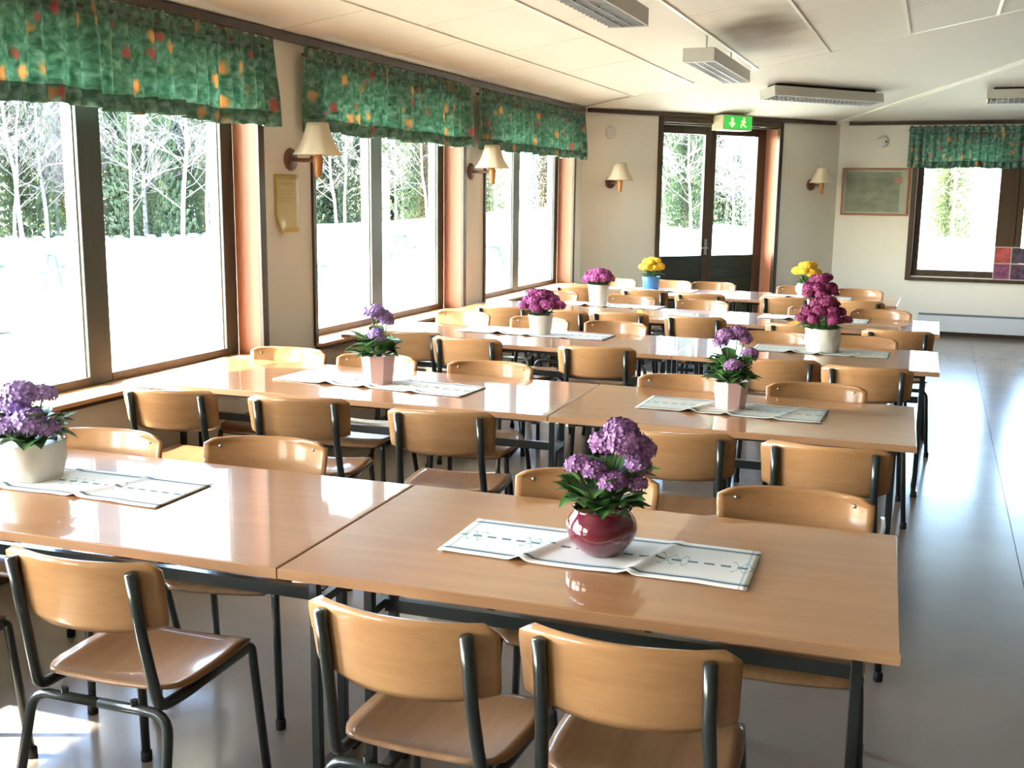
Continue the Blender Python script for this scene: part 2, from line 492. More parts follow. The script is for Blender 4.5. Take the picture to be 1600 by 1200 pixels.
def wall(name, P, Q, openings, nrm, z1=HC+.12, mi=None):
    """P->Q along inner face, openings (s0,s1,z0,z1); wall goes outward (-nrm) by WT"""
    P = Vector((P[0], P[1], 0)); Q = Vector((Q[0], Q[1], 0)); L = (Q-P).length; d = (Q-P)/L
    n = Vector((nrm[0], nrm[1], 0)).normalized()
    Mx = Matrix((d, -n, Vector((0, 0, 1)))).transposed().to_4x4(); Mx.translation = P
    mb = MB(); s = 0
    for (a, b, za, zb) in sorted(openings):
        if a > s: mb.box(s, a, 0, WT, 0, z1, 0, Mx)
        if za > 0: mb.box(a, b, 0, WT, 0, za, 0, Mx)
        mb.box(a, b, 0, WT, zb, z1, 0, Mx)
        s = b
    mb.box(s, L, 0, WT, 0, z1, 0, Mx)
    # fix winding when the frame is left-handed
    if d.cross(-n).z < 0: mb.f = [tuple(reversed(f)) for f in mb.f]
    o = mb.build(name, M['wall']); tag(o, kind='structure')
    return o, Mx

WIN = [(-2.75, -.45), (.15, 2.40),  (2.95, 5.20), (5.75, 8.00), (8.43, 10.82)]  # first two windows unseen, added to light the foreground from behind
SZ, TZ = .70, 2.26
wl, _ = wall('wall_left', (XW, YB), (XW, C1.y), [(a-YB, b-YB, SZ-.024, TZ+.004) for a, b in WIN], (1, 0))
wd = (C2-C1).normalized(); LD = (C2-C1).length
dn = Vector((wd.y, -wd.x, 0))
wdoor, MD = wall('wall_corner', C1, C2, [(1.0, 2.70, 0.0, 2.42)], dn)
FX = C2.x
wf, MF = wall('wall_far', C2, mir(C2), [(-.27-FX, 1.80-FX, .70, 2.26)], (0, -1))
M['low_bounce'] = wood('low_bounce_brown', (.16, .10, .06), (.22, .14, .08), .5, .4, 'z')  # invented dark finish for the unseen right walls, cuts bounced light
o, _ = wall('wall_far_right', mir(C2), mir(C1), [], (-dn.x, dn.y)); o.data.materials[0] = M['low_bounce']
o, _ = wall('wall_right', (mir(C1).x, C1.y), (mir(C1).x, YB), [], (-1, 0)); o.data.materials[0] = M['low_bounce']
wb, _ = wall('wall_back', (mir(C1).x, YB), (XW, YB), [], (0, 1))
gab = MB()
gab.add([(XW, YB, HC+.1), (mir(C1).x, YB, HC+.1), (AP.x, YB, AP.z+.06), (XW, YB-.28, HC+.1), (mir(C1).x, YB-.28, HC+.1), (AP.x, YB-.28, AP.z+.06)],
        [(0, 2, 1), (3, 4, 5), (0, 1, 4, 3), (1, 2, 5, 4), (2, 0, 3, 5)])
gab.build('wall_back_gable', M['wall'], wb)

# ---- ceiling: sloping facets of a hipped roof
RB = Vector((AP.x, YB-.28, AP.z)); LB = Vector((XW, YB-.28, HC))
facets = [[LB, C1, AP, RB], [C1, C2, AP], [C2, mir(C2), AP], [mir(C2), mir(C1), AP], [mir(C1), mir(LB), RB, AP]]
cm = MB()
for f in facets:
    n = len(f); t = Vector((0, 0, .14)); e = Vector((0, 0, .012 if f is facets[0] else 0))
    cm.add([p+e for p in f]+[p+t for p in f], [tuple(range(n)), tuple(reversed(range(n, 2*n)))]+[(i, n+i, n+(i+1) % n, (i+1) % n) for i in range(n)])
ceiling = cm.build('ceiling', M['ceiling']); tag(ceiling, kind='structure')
SL = (AP.z-HC)/(AP.x-XW)
zc = lambda x, y: HC+SL*(x-XW)
hull = [(LB.x, LB.y), (C1.x, C1.y), (AP.x, AP.y), (RB.x, RB.y)]
xs = [XW+.0, -2.935, -2.29, -1.645, -.99, -.325, .33, .985, 1.64, 2.295, 2.985]
for i in range(len(xs)-1):
    off = .0 if i % 2 else .65
    y = 11.15-off-.6
    y = 11.25-off
    while y > -4.2:
        pl = clip_convex([(xs[i]+.004, y-1.3+.004), (xs[i+1]-.004, y-1.3+.004), (xs[i+1]-.004, y-.004), (xs[i]+.004, y-.004)], hull)
        if len(pl) >= 3:
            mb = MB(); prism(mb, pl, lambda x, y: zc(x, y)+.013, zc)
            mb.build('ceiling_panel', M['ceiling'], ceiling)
        y -= 1.3
def hip_y(x):
    t = (x-C1.x)/(AP.x-C1.x); return C1.y+(AP.y-C1.y)*t
for x in xs[1:-1]:
    mb = MB(); y1 = hip_y(x)-.02
    for (a, b) in ((-4.0, y1),):
        mb.box(x-.011, x+.011, a, b, zc(x, 0)-.007, zc(x, 0)+.003)
    mb.build('cover_strip', M['ceil_strip'], ceiling)
def beam(P, Q, w, h, name, dz=0):
    d = (Q-P).normalized(); s = d.cross(Vector((0, 0, 1))).normalized()
    mb = MB()
    vs = []
    for p in (P, Q):
        for (a, b) in ((-w, 0), (-w, -h), (-w*.25, -h), (-w*.15, -h*.4), (w*.15, -h*.4), (w*.25, -h), (w, -h), (w, 0)):
            vs.append(p+s*a+Vector((0, 0, b+dz)))
    mb.add(vs, [(i, (i+1) % 8, 8+(i+1) % 8, 8+i) for i in range(8)]+[tuple(reversed(range(8))), tuple(range(8, 16))])
    return mb.build(name, M['ceil_strip'], ceiling)
beam(C2, AP, .05, .022, 'hip_strip', .004)
beam(C1, AP, .022, .008, 'hip_strip', .006)
beam(mir(C2), AP, .05, .022, 'hip_strip', .004)

# ---- ceiling-line trim and skirting
def strip_along(P, Q, nrm, z0, z1, d, name, m, ext=0.0):
    P = Vector((P[0], P[1], 0)); Q = Vector((Q[0], Q[1], 0)); dd = (Q-P).normalized()
    n = Vector((nrm[0], nrm[1], 0)).normalized()
    P = P-dd*ext; Q = Q+dd*ext
    mb = MB()
    vs = [P+Vector((0, 0, z0)), Q+Vector((0, 0, z0)), Q+n*d+Vector((0, 0, z0)), P+n*d+Vector((0, 0, z0)),
          P+Vector((0, 0, z1)), Q+Vector((0, 0, z1)), Q+n*d+Vector((0, 0, z1)), P+n*d+Vector((0, 0, z1))]
    mb.add(vs, [(0, 3, 2, 1), (4, 5, 6, 7), (0, 1, 5, 4), (1, 2, 6, 5), (2, 3, 7, 6), (3, 0, 4, 7)])
    o = mb.build(name, m); tag(o, kind='structure'); return o
e1 = C1-wd*0.0
strip_along((XW, YB), (XW, C1.y), (1, 0), 2.455, 2.502, .03, 'trim_1', M['dark_wood'])
strip_along(C1+wd*.05, C2-wd*.10, dn, 2.462, 2.503, .03, 'trim_2', M['dark_wood'])
strip_along(C2+Vector((.10, 0, 0)), mir(C2), (0, -1), 2.462, 2.503, .03, 'trim_3', M['dark_wood'])
strip_along((XW, YB), (XW, C1.y), (1, 0), 0.001, .07, .015, 'baseboard_left', M['dark_wood'])
strip_along(C1, C1+wd*.98, dn, 0.001, .07, .015, 'baseboard_corner', M['dark_wood'])
strip_along(C1+wd*2.73, C2, dn, 0.001, .07, .015, 'baseboard_corner_end', M['dark_wood'])
strip_along(C2, mir(C2), (0, -1), 0.001, .07, .015, 'baseboard_far', M['dark_wood'])

# ---- windows in the left wall
def bxb(name, x0, x1, y0, y1, z0, z1, m, parent, bevel=0.0):
    return MB().box(x0, x1, y0, y1, z0, z1).build(name, m, parent, bevel=bevel)
def make_window(idx, y0, y1, mull):
    w = empty('window_%d' % idx, (XW-.18, y0, SZ)); tag(w, kind='structure')
    L = y1-y0; H = TZ-SZ
    # local frame: x = into the room, y along the wall, z up (origin at outer frame plane, near end, sill height)
    fi, fo = .018, -.05          # inner / outer face of dark frame
    mw = mull-y0
    for (n_, a, b, c, d, m_) in (
        ('frame_stile', .02, .09, .0, H, 'd'), ('frame_stile', L-.13, L-.02, .0, H, 'd'),
        ('mullion', mw-.075, mw+.075, .0, H, 'd')):
        bxb(n_, -.006, fi, a, b, c, d, M['frame_dark'], w, .004)
    for (a, b) in ((.09, mw-.075), (mw+.075, L-.13)):
        bxb('bottom_rail', -.006, fi, a, b, 0.0, .042, M['dark_wood'], w, .003)
        bxb('top_rail', -.006, fi, a, b, H-.06, H, M['frame_dark'], w, .003)
        # white weather side of the frame
        bxb('outer_frame', -.065, -.006, a-.01, a+.004, 0.01, H, M['white_frame'], w)
        bxb('outer_frame', -.065, -.006, b-.006, b+.01, 0.01, H, M['white_frame'], w)
        bxb('outer_frame', -.03, -.006, a+.004, b-.006, 0.005, .03, M['white_frame'], w)
        bxb('pane', -.024, -.020, a-.01, b+.01, .02, H-.03, M['glass'], w)
    # lining boards
    bxb('jamb_board', .018, .172, L-.022, L-.002, 0.0, H, M['red_wood'], w)
    bxb('jamb_board', .018, .172, .002, .022, 0.0, H, M['red_wood'], w)
    bxb('casing', .17, .195, L-.03, L+.025, -.02, H+.03, M['dark_wood'], w, .003)
    bxb('casing', .17, .195, -.025, .012, -.02, H+.03, M['dark_wood'], w, .003)
    bxb('sill_board', .0, .235, -.02, L+.02, -.022, .0, M['sill_wood'], w, .004)
    bxb('sill_apron', .18, .205, -.01, L+.01, -.045, -.022, M['dark_wood'], w)
    return w
for i, (a, b) in enumerate(WIN):
    make_window(i+1, a, b, {2: 4.07, 3: 6.86, 4: 9.60}.get(i, (a+b)/2))

# window in the far wall
def far_window(idx, x0, x1, mulls):
    w = empty('window_%d' % idx, (x0, YF, .66)); tag(w, kind='structure')
    L = x1-x0; H = 2.26-.66
    bxb('casing', -.045, .02, -.03, .03, 0.0, H, M['dark_wood'], w, .004)
    bxb('casing', L-.02, L+.045, -.03, .03, 0.0, H, M['dark_wood'], w, .004)
    bxb('casing', -.045, L+.045, -.05, .03, -.01, .03, M['dark_wood'], w, .004)
    bxb('casing', -.045, L+.045, -.03, .03, H, H+.05, M['dark_wood'], w, .004)
    bxb('jamb_board', .0, .015, .03, .20, 0.04, H, M['red_wood'], w)
    bxb('jamb_board', L-.015, L, .03, .20, 0.04, H, M['red_wood'], w)
    edges = [.015]
    for mm in mulls:
        edges += [mm-x0-.10, mm-x0+.10]
        bxb('mullion', mm-x0-.10, mm-x0+.10, .04, .13, .04, H, M['dark_wood'], w, .004)
    edges.append(L-.015)
    for k in range(0, len(edges), 2):
        a, b = edges[k], edges[k+1]
        bxb('frame_stile', a, a+.075, .05, .12, .04, H, M['dark_wood'], w, .004)
        if b > L-.1: bxb('frame_stile', b-.075, b, .05, .12, .04, H, M['dark_wood'], w, .004)
        bxb('bottom_rail', a, b, .045, .12, .035, .115, M['dark_wood'], w, .004)
        bxb('top_rail', a, b, .05, .12, H-.08, H, M['dark_wood'], w, .004)
        bxb('pane', a+.05, b, .083, .087, .1, H-.06, M['glass'], w)
    return w
far_window(6, -.27, 1.80, [.75])
# ---- glazed door in the angled corner wall (local: x along wall, y outwards)
door = empty('door_1'); door.matrix_world = MD; tag(door, kind='structure')
R0 = .20
def db(name, a, b, c, d, e, f, m_, bev=.004, parent=None): return MB().box(a, b, c, d, e, f).build(name, m_, parent or door, bevel=bev)
db('casing', .965, 1.02, -.02, .03, .0, 2.46, M['dark_wood'])
db('casing', 2.68, 2.735, -.02, .03, .0, 2.46, M['dark_wood'])
db('casing', 1.02, 2.68, -.02, .03, 2.40, 2.46, M['dark_wood'])
db('jamb_board', 1.0, 1.018, .03, .26, .0, 2.40, M['red_wood'], 0)
db('jamb_board', 2.682, 2.70, .03, R0+.07, .0, 2.40, M['red_wood'], 0)
db('head_board', 1.018, 2.682, .03, .26, 2.385, 2.40, M['dark_wood'], 0)
leafs = ((1.05, 1.86), (1.866, 2.67))
for i, (a, b) in enumerate(leafs):
    ga, gb = ((1.185, 1.775), (1.93, 2.545))[i]
    lf = db('door_leaf', a, ga, R0, R0+.05, .02, 2.385, M['dark_wood'])
    db('stile', gb, b, R0, R0+.05, .02, 2.385, M['dark_wood'], .004, lf)
    db('top_rail', ga, gb, R0, R0+.05, 2.30, 2.385, M['dark_wood'], .004, lf)
    db('mid_rail', ga, gb, R0, R0+.05, .80, .93, M['door_green'], .004, lf)
    db('back_board', ga, gb, R0+.02, R0+.045, .02, .80, M['door_green'], 0, lf)
    for k in range(6):
        z0 = .02+k*.13
        db('panel_board', ga, gb, R0+.006, R0+.02, z0+.002, z0+.128, M['door_green'], .004, lf)
    db('pane', ga-.01, gb+.01, R0+.023, R0+.027, .92, 2.31, M['glass'], 0, lf)
h = MB().tube(fillet([(1.83, R0, 1.02), (1.83, R0-.05, 1.02), (1.73, R0-.05, 1.02)], .02), .009, 8)
h.box(1.812, 1.848, R0-.006, R0, .94, 1.12)
h.build('door_handle', M['rivet'], door, smooth=True, auto=40)
# left eave, plus unseen slabs at corner and far wall added to block sun
eave_shades = MB()
eave_shades.box(XW-.28-1.98, XW-.27, -6, 11.4, 2.96, 3.14)
q1 = C1-dn*.28; q2 = C2-dn*.28; q3 = q2-dn*1.2; q4 = q1-dn*1.2
vs = [q1-wd*.3, q2+wd*.2, q3+wd*.9, q4-wd*.6]
eave_shades.add([(p.x, p.y, 2.70) for p in vs]+[(p.x, p.y, 2.88) for p in vs], [(0, 1, 2, 3), (7, 6, 5, 4), (0, 4, 5, 1), (1, 5, 6, 2), (2, 6, 7, 3), (3, 7, 4, 0)])
eave_shades.box(C2.x-.6, 8.5, YF+.28, YF+1.5, 2.46, 2.64)
o = eave_shades.build('overhang_and_sun_shades', M['white_paint']); tag(o, kind='structure')

# ------------------------------------------------------------------ grounds outside
def gz(x, y):
    a = math.exp(-(((x+19)/9)**2+((y-62)/22)**2))*1.3
    b = 0
    return -.42 + a + b + .0*x
gr = MB()
NX, NY = 60, 60
def gfun(u, v):
    x = -110+200*u; y = -60+190*v
    return (x, y, gz(x, y))
gr.grid(gfun, NX, NY)
def lawn_mat():
    m = mat('spring_lawn', (.50, .50, .36), .9, .1, noise=(.35, (.60, .57, .47), (1, 1, 1), 6))
    return m
M['lawn'] = lawn_mat()
o = gr.build('ground', M['lawn'], smooth=True); tag(o, kind='structure')

M['conifer'] = mat('spruce_needles', (.055, .085, .05), .8, .1, noise=(1.1, (.13, .17, .085), (1, 1, 1), 5))
M['conifer_light'] = mat('young_needles', (.12, .16, .07), .8, .1, noise=(1.1, (.26, .31, .12), (1, 1, 1), 5))
M['bark'] = mat('grey_bark', (.10, .085, .07), .9, .1)
M['birch_bark'] = mat('birch_bark', (.30, .29, .27), .8, .1, noise=(4, (.17, .16, .15), (1, 1, 3), 4))
M['twig'] = mat('pale_twigs', (.20, .18, .165), .9, .1)

def conifer_mesh(seed, H=15.0, R=2.6):
    rnd = random.Random(seed)
    mb = MB(); lv = 44
    for i in range(lv):
        t = i/lv; z = .5+t*(H-.6); r = R*(1-t)**.8*(.8+.4*rnd.random())+.15
        nb = 9 if t < .6 else 6
        for k in range(nb):
            a = 2*pi*(k+rnd.random())/nb; ln = r*(.75+.5*rnd.random())
            dz = -.25*ln*(1-t)
            d = Vector((cos(a), sin(a), 0)); s = Vector((-sin(a), cos(a), 0))
            ns = 6
            for j in range(ns):
                q = (j+.5)/ns; p = d*ln*q+Vector((0, 0, z+dz*q+.12*rnd.uniform(-1, 1)))
                w = .26*(1.25-q)+.08
                for sg in (-1, 1):
                    e = s*sg*w*(1.0+.9*rnd.random())+d*w*.9+Vector((0, 0, -.14-.22*rnd.random()))
                    pp = p+d*rnd.uniform(-.1, .1)
                    mb.add([pp, pp+d*.2+Vector((0, 0, .03)), pp+e], [(0, 1, 2)])
                    e2 = s*sg*w*.5+Vector((0, 0, -.32-.2*rnd.random()))
                    mb.add([pp, pp+d*.16, pp+e2], [(0, 1, 2)])
    return mb
def conifer_trunk(H=15.0):
    return MB().tube([(0, 0, -.6), (0, 0, H*.5), (0.05, 0, H*.97)], [.17, .11, .02], 6)
def bare_mesh(seed, H=12.0, twigs=True, lean=0.0):
    rnd = random.Random(seed)
    trunk = MB(); tw = MB()
    pts = [Vector((0, 0, -.6))]
    for i in range(1, 9):
        pts.append(Vector((lean*i/8*H*.2+rnd.uniform(-.12, .12), rnd.uniform(-.12, .12), H*i/8)))
    trunk.tube(pts, [.13*(1-i/9.5) for i in range(9)], 6)
    def br(p, d, ln, r, dep):
        mid = p+d*ln*.5+Vector((rnd.uniform(-.1, .1), rnd.uniform(-.1, .1), rnd.uniform(-.05, .1)))*ln
        e = p+d*ln+Vector((0, 0, .12*ln))
        tw.tube([p, mid, e], [r, r*.7, r*.4], 3, cap=False)
        if dep > 0:
            for k in range(4):
                q = p.lerp(e, .3+.7*rnd.random())
                dd = (d+Vector((rnd.uniform(-1, 1), rnd.uniform(-1, 1), rnd.uniform(-.4, .8)))*.8).normalized()
                br(q, dd, ln*.55, r*.55, dep-1)
    for i in range(22):
        t = .12+.85*i/22
        k = min(int(t*8), 7); p = pts[k].lerp(pts[k+1], t*8-k)
        a = rnd.uniform(0, 2*pi)
        d = Vector((cos(a), sin(a), rnd.uniform(.1, .9))).normalized()
        br(p, d, H*.24*(1.1-t)*(.7+.6*rnd.random())+.4, .035*(1.15-t), 3 if twigs else 2)
    return trunk, tw
CON = []
for s_ in range(4):
    CON.append((conifer_mesh(s_, 15, 2.5+.4*s_).mesh('crown', M['conifer'] if s_ % 2 == 0 else M['conifer_light']),
                conifer_trunk().mesh('trunk', M['bark'])))
BARE = []
for s_ in range(4):
    tr, tw = bare_mesh(10+s_, 12+s_, True, [.0, .5, -.4, .2][s_])
    BARE.append((tw.mesh('branches', M['twig']), tr.mesh('trunk', M['birch_bark'])))
rt_ = random.Random(5)
def tree(kind, ang, dist, sc=1.0, grp=('', '')):
    a = radians(ang); x, y = sin(a)*dist, cos(a)*dist
    src = (CON if kind == 'c' else BARE)
    cr, tr = src[rt_.randrange(4)]
    sc *= .62
    e = empty('spruce_tree' if kind == 'c' else 'bare_birch', (x, y, gz(x, y)), rt_.uniform(0, 6.28))
    e.scale = (sc, sc, sc*rt_.uniform(.9, 1.15))
    link('crown' if kind == 'c' else 'branches', cr, e); link('trunk', tr, e)
    tag(e, ('green spruce tree ' if kind == 'c' else 'bare pale birch tree ')+grp[0], 'tree', ('spruces ' if kind == 'c' else 'birches ')+grp[1])
zones = [  # angle from, to, distance, count conifers, count bare, where
    (-70, -47, 46, 10, 8, ('left of the front window view', 'left of the front window')),
    (-46.5, -41.5, 47, 2, 15, ('seen through the left pane of the front window', 'in the left pane of the front window')),
    (-41.3, -35.2, 45, 6, 6, ('seen through the right pane of the front window', 'in the right pane of the front window')),
    (-33, -24, 60, 9, 9, ('seen through the middle window', 'in the middle window')),
    (-23.5, -17.5, 62, 2, 12, ('seen through the window nearest the corner', 'in the window nearest the corner')),
    (-14, -11, 50, 3, 4, ('seen through the left pane of the door', 'in the left pane of the door')),
    (-10.5, -7, 55, 1, 7, ('seen through the right pane of the door', 'in the right pane of the door')),
    (-1.5, 5.5, 56, 1, 6, ('seen through the far window', 'in the far window')),
    (7, 30, 55, 8, 6, ('off to the right of the far window', 'right of the far window')),
]
for (a0, a1, dd, nc, nb, g) in zones:
    for k in range(nc): tree('c', a0+(a1-a0)*(k+rt_.random())/nc, dd+rt_.uniform(1, 11), rt_.uniform(.8, 1.15), g)
    for k in range(nb): tree('b', a0+(a1-a0)*(k+rt_.random())/nb, dd+rt_.uniform(-1.5, 5), rt_.uniform(.8, 1.15), g)

# boundary stones along the edge of the lawn
M['stone'] = mat('pale_stone', (.30, .27, .22), .9, .1, noise=(3, (.14, .13, .11), (1, 1, 1), 4))
def stone_mesh(seed):
    rnd = random.Random(seed); bm = bmesh.new(); bmesh.ops.create_icosphere(bm, subdivisions=2, radius=.3)
    for v in bm.verts:
        v.co *= rnd.uniform(.8, 1.15); v.co.z *= .65
    me = bpy.data.meshes.new('stone'); bm.to_mesh(me); bm.free(); me.materials.append(M['stone']); return me
SM = [stone_mesh(k) for k in range(4)]
for k in range(15):
    a = radians(-46+k*.72+rt_.uniform(-.2, .2)); d = 44.0+rt_.uniform(-.8, .8)
    x, y = sin(a)*d, cos(a)*d
    o = link('boundary_stone', SM[k % 4]); o.location = (x, y, gz(x, y)+.12); o.scale = (rt_.uniform(.5, 1.0), rt_.uniform(.4, .7), rt_.uniform(.25, .6)); o.rotation_euler = (0, 0, rt_.uniform(0, 6))
    tag(o, 'pale boulder in the row below the trees beyond the nearest window', 'stone', 'boulders along the lawn edge')

# picnic tables on the lawn
M['picnic'] = wood('weathered_teal_picnic_wood', (.10, .15, .14), (.16, .21, .19), .8, .2, 'x')
M['picnic_metal'] = mat('pale_green_tube', (.06, .16, .13), .5)
def picnic():
    e = empty('picnic_table')
    for k in range(5): bxb('board', -.9, .9, -.36+k*.146, -.36+k*.146+.13, .72, .755, M['picnic'], e)
    for s in (-1, 1):
        bn = bxb('bench_board', -.9, .9, s*.78-.14, s*.78-.01, .43, .465, M['picnic'], e)
        bxb('bench_board', -.9, .9, s*.78+.01, s*.78+.14, .43, .465, M['picnic'], e)
        for x in (-.6, .6):
            MB().tube([(x, s*.62, -.02), (x, s*.22, .72)], .03, 6).build('leg', M['picnic_metal'], e)
    for x in (-.6, .6):
        MB().tube([(x, -.85, .40), (x, .85, .40)], .03, 6).build('bench_bearer', M['picnic_metal'], e)
        MB().tube([(x, -.35, .69), (x, .35, .69)], .03, 6).build('top_bearer', M['picnic_metal'], e)
    return e
p0 = picnic()
plist = [(-16.9, 16.6, .5, 'teal picnic table on the lawn seen low in the left pane of the front window'),
         (-14.6, 27.5, 1.0, 'picnic table standing on the lawn seen through the right half of the middle window'),
         (-13.2, 20.2, 1.1, 'picnic table nearest the left half of the middle window'),
         (-10.4, 24.2, 1.1, 'picnic table on the lawn seen through the window nearest the corner')]
for i, (x, y, r, lb) in enumerate(plist):
    o = p0 if i == 0 else copy_tree(p0)
    o.location = (x, y, gz(x, y)); o.rotation_euler = (0, 0, r); tag(o, lb, 'picnic table', 'picnic tables on the lawn')
ss = link('garden_boulder', SM[1]); ss.location = (-12.6, 11.6, gz(-12, 11)+.2); ss.scale = (1.9, 1.5, 1.8)
tag(ss, 'single grey boulder on the lawn at the lower left of the front window', 'stone')

# ------------------------------------------------------------------ valance curtains
def valance(name, L, z0, z1, seed, amp=.042, per=.10):
    """local: x along, y into the room, z up"""
    rnd = random.Random(seed); e = empty(name)
    ph = [rnd.uniform(0, 6.28) for _ in range(6)]
    def fold(s, v):  # v 0 top .. 1 bottom
        a = amp*(.35+.65*min(1, v*1.5))
        w = s*2*pi/per
        return a*(.55*sin(w+1.6*sin(s*2.3+ph[0])+ph[1])+.35*sin(w*.53+ph[2]+1.2*sin(s*3.1+ph[3]))+.2*sin(w*1.9+ph[4]))
    hd = .075; hm = .075; H = z1-z0
    nu = int(L/.0125)
    def seg(n_, za, zb, m_, doubl, nv):
        def fn(u, v):
            s = u*L; z = za+(zb-za)*v; vv = (z1-z)/H
            fl = 0.012*sin(s*9+ph[5])+.006*sin(s*31)
            zz = z-(fl*.6*vv if zb != z1 else 0)+((.008*sin(s*70)+.005*sin(s*121)) if z > z1-.001 else 0)
            flare = (.03*(vv)**1.5)*(1 if u > .93 else 0)*((u-.93)/.07)
            return (s+flare, .045+fold(s, vv)+doubl, zz)
        mb = MB(); mb.grid(fn, nu, nv)
        me = mb.mesh(n_, m_, True, None)
        l = me.uv_layers.new(name='UVMap')
        for lp in me.loops:
            k = lp.vertex_index; l.data[lp.index].uv = ((k % (nu+1))/nu*L*1.35, za+(zb-za)*(k//(nu+1))/nv)
        o = link(n_, me, e)
        sd = o.modifiers.new('thick', 'SOLIDIFY'); sd.thickness = .0012
        return o
    seg('heading', z1-hd, z1, M['curtain_double'], 0, 4)
    seg('drape', z0+hm, z1-hd, M['curtain'], 0, 10)
    seg('hem', z0, z0+hm, M['curtain_double'], 0, 3)
    mb = MB().tube([(-.01, .03, z1-.045), (L+.01, .03, z1-.045)], .011, 8)
    mb.build('curtain_rod', M['dark_wood'], e, smooth=True)
    return e
for (a, b, lb, sd, z0, z1) in ((-.05, 2.50, 'green floral valance beside the camera, above the added window out of view', 3, 1.965, 2.435),
                     (2.86, 5.21, 'green orange-flowered valance over the nearest window, leftmost and largest in view', 11, 1.965, 2.435),
                     (5.57, 7.97, 'green orange-flowered valance over the middle window behind the nearest wall lamp', 12, 1.965, 2.435),
                     (8.12, 10.88, 'green orange-flowered valance over the window next to the room corner', 13, 1.97, 2.435)):
    c = valance('valance_curtain', b-a, z0, z1, sd)
    c.matrix_world = Matrix(((0, -1, 0, XW+.062), (1, 0, 0, a), (0, 0, 1, 0), (0, 0, 0, 1))) @ Matrix.Scale(-1, 4, (0, 1, 0)) if False else Matrix.Translation((XW+.0, a, 0)) @ Matrix.Rotation(radians(90), 4, 'Z') @ Matrix.Diagonal((1, -1, 1, 1))
    c.location.x = XW+.035
    tag(c, lb, 'curtain', 'green valances')
c = valance('valance_curtain', 2.45, 1.965, 2.44, 21, amp=.038, per=.08)
c.matrix_world = Matrix.Translation((-.375, YF-.035, 0)) @ Matrix.Diagonal((1, -1, 1, 1))
tag(c, 'green gathered valance over the far window at the right edge of the picture', 'curtain', 'green valances')

# ------------------------------------------------------------------ wall lamps
def sconce():
    e = empty('wall_lamp')   # local: y out of the wall, z=0 at plate centre
    MB().lathe([(.0, 0), (.062, 0), (.066, .006), (.06, .018), (.045, .024), (.0, .026)], 20).build('wall_plate', M['lamp_plate'], e, smooth=True).rotation_euler = (-pi/2, 0, 0)
    MB().tube(fillet([(0, .02, 0), (0, .10, -.005), (0, .17, .0)], .03), .012, 8).build('arm', M['lamp_plate'], e, smooth=True)
    MB().lathe([(.0, -.10), (.016, -.10), (.022, -.085), (.026, -.04), (.03, .0), (.026, .02), (.014, .035), (.012, .07), (0, .07)], 14, c=(0, .19, 0)).build('lamp_holder', M['brass_wood'], e, smooth=True)
    n = 40; prof = []
    sh = MB(); vs = []; fs = []
    zz = [.025, .03, .06, .10, .14, .175, .205]; rr = [.142, .14, .116, .094, .078, .068, .062]
    for z, r in zip(zz, rr):
        for k in range(n):
            a = 2*pi*k/n; q = r*(1+.02*cos(8*a))
            vs.append((q*cos(a), .19+q*sin(a), z))
    for i in range(len(zz)-1):
        for k in range(n):
            fs.append((i*n+k, i*n+(k+1) % n, (i+1)*n+(k+1) % n, (i+1)*n+k))
    sh.add(vs, fs); o = sh.build('lamp_shade', M['shade'], e, smooth=True)
    sd = o.modifiers.new('t', 'SOLIDIFY'); sd.thickness = .0015
    MB().lathe([(0, .07), (.012, .07), (.022, .10), (.026, .125), (.018, .15), (0, .158)], 12, c=(0, .19, 0)).build('bulb', M['white_pot'], e, smooth=True)
    return e
s0 = sconce()
a_d = atan2(dn.y, dn.x)-pi/2
for i, (P, rz, lb) in enumerate((
    ((XW, 5.50, 1.80), -pi/2, 'wall lamp with cream shade nearest the camera, above the yellow notice'),
    ((XW, 8.13, 1.79), -pi/2, 'wall lamp with cream shade between the middle window and the corner window'),
    (tuple(C1+wd*.353)[:2]+(1.745,), a_d, 'small cream wall lamp on the corner wall left of the door'),
    (tuple(C1+wd*3.206)[:2]+(1.755,), a_d, 'small cream wall lamp on the corner wall right of the door, beside the map'))):
    o = s0 if i == 0 else copy_tree(s0)
    o.location = P; o.rotation_euler = (0, 0, rz); tag(o, lb, 'lamp', 'cream wall lamps')

# yellow notice under the first lamp, curled at its foot
def notice():
    def fn(u, v):
        b = max(0, (.3-v))*max(0, .4-u)*.4
        return (.004+b, .0+.25*u, .33*v)
    e = MB(); e.grid(fn, 8, 10)
    m = mat('yellow_print', (.50, .37, .045), .35, .5, noise=(9, (.56, .38, .08), (1, 1, 1), 4))
    o = e.build('wall_notice', m, smooth=True, uv='grid'); o.location = (XW, 5.33, 1.385)
    sd = o.modifiers.new('t', 'SOLIDIFY'); sd.thickness = .001
    pm = mat('notice_print', (.45, .30, .06), .5)
    mb = MB()
    for k, (a, b, z) in enumerate(((.03, .22, .30), (.05, .2, .27), (.03, .21, .235), (.03, .19, .215), (.03, .22, .195), (.03, .16, .175))):
        mb.box(.0045, .0055, a, b, z, z+(.012 if k < 2 else .005))
    mb.build('print_line', pm, o)
    tag(o, 'yellow paper notice taped to the wall below the nearest wall lamp, corner curled', 'notice')
notice()

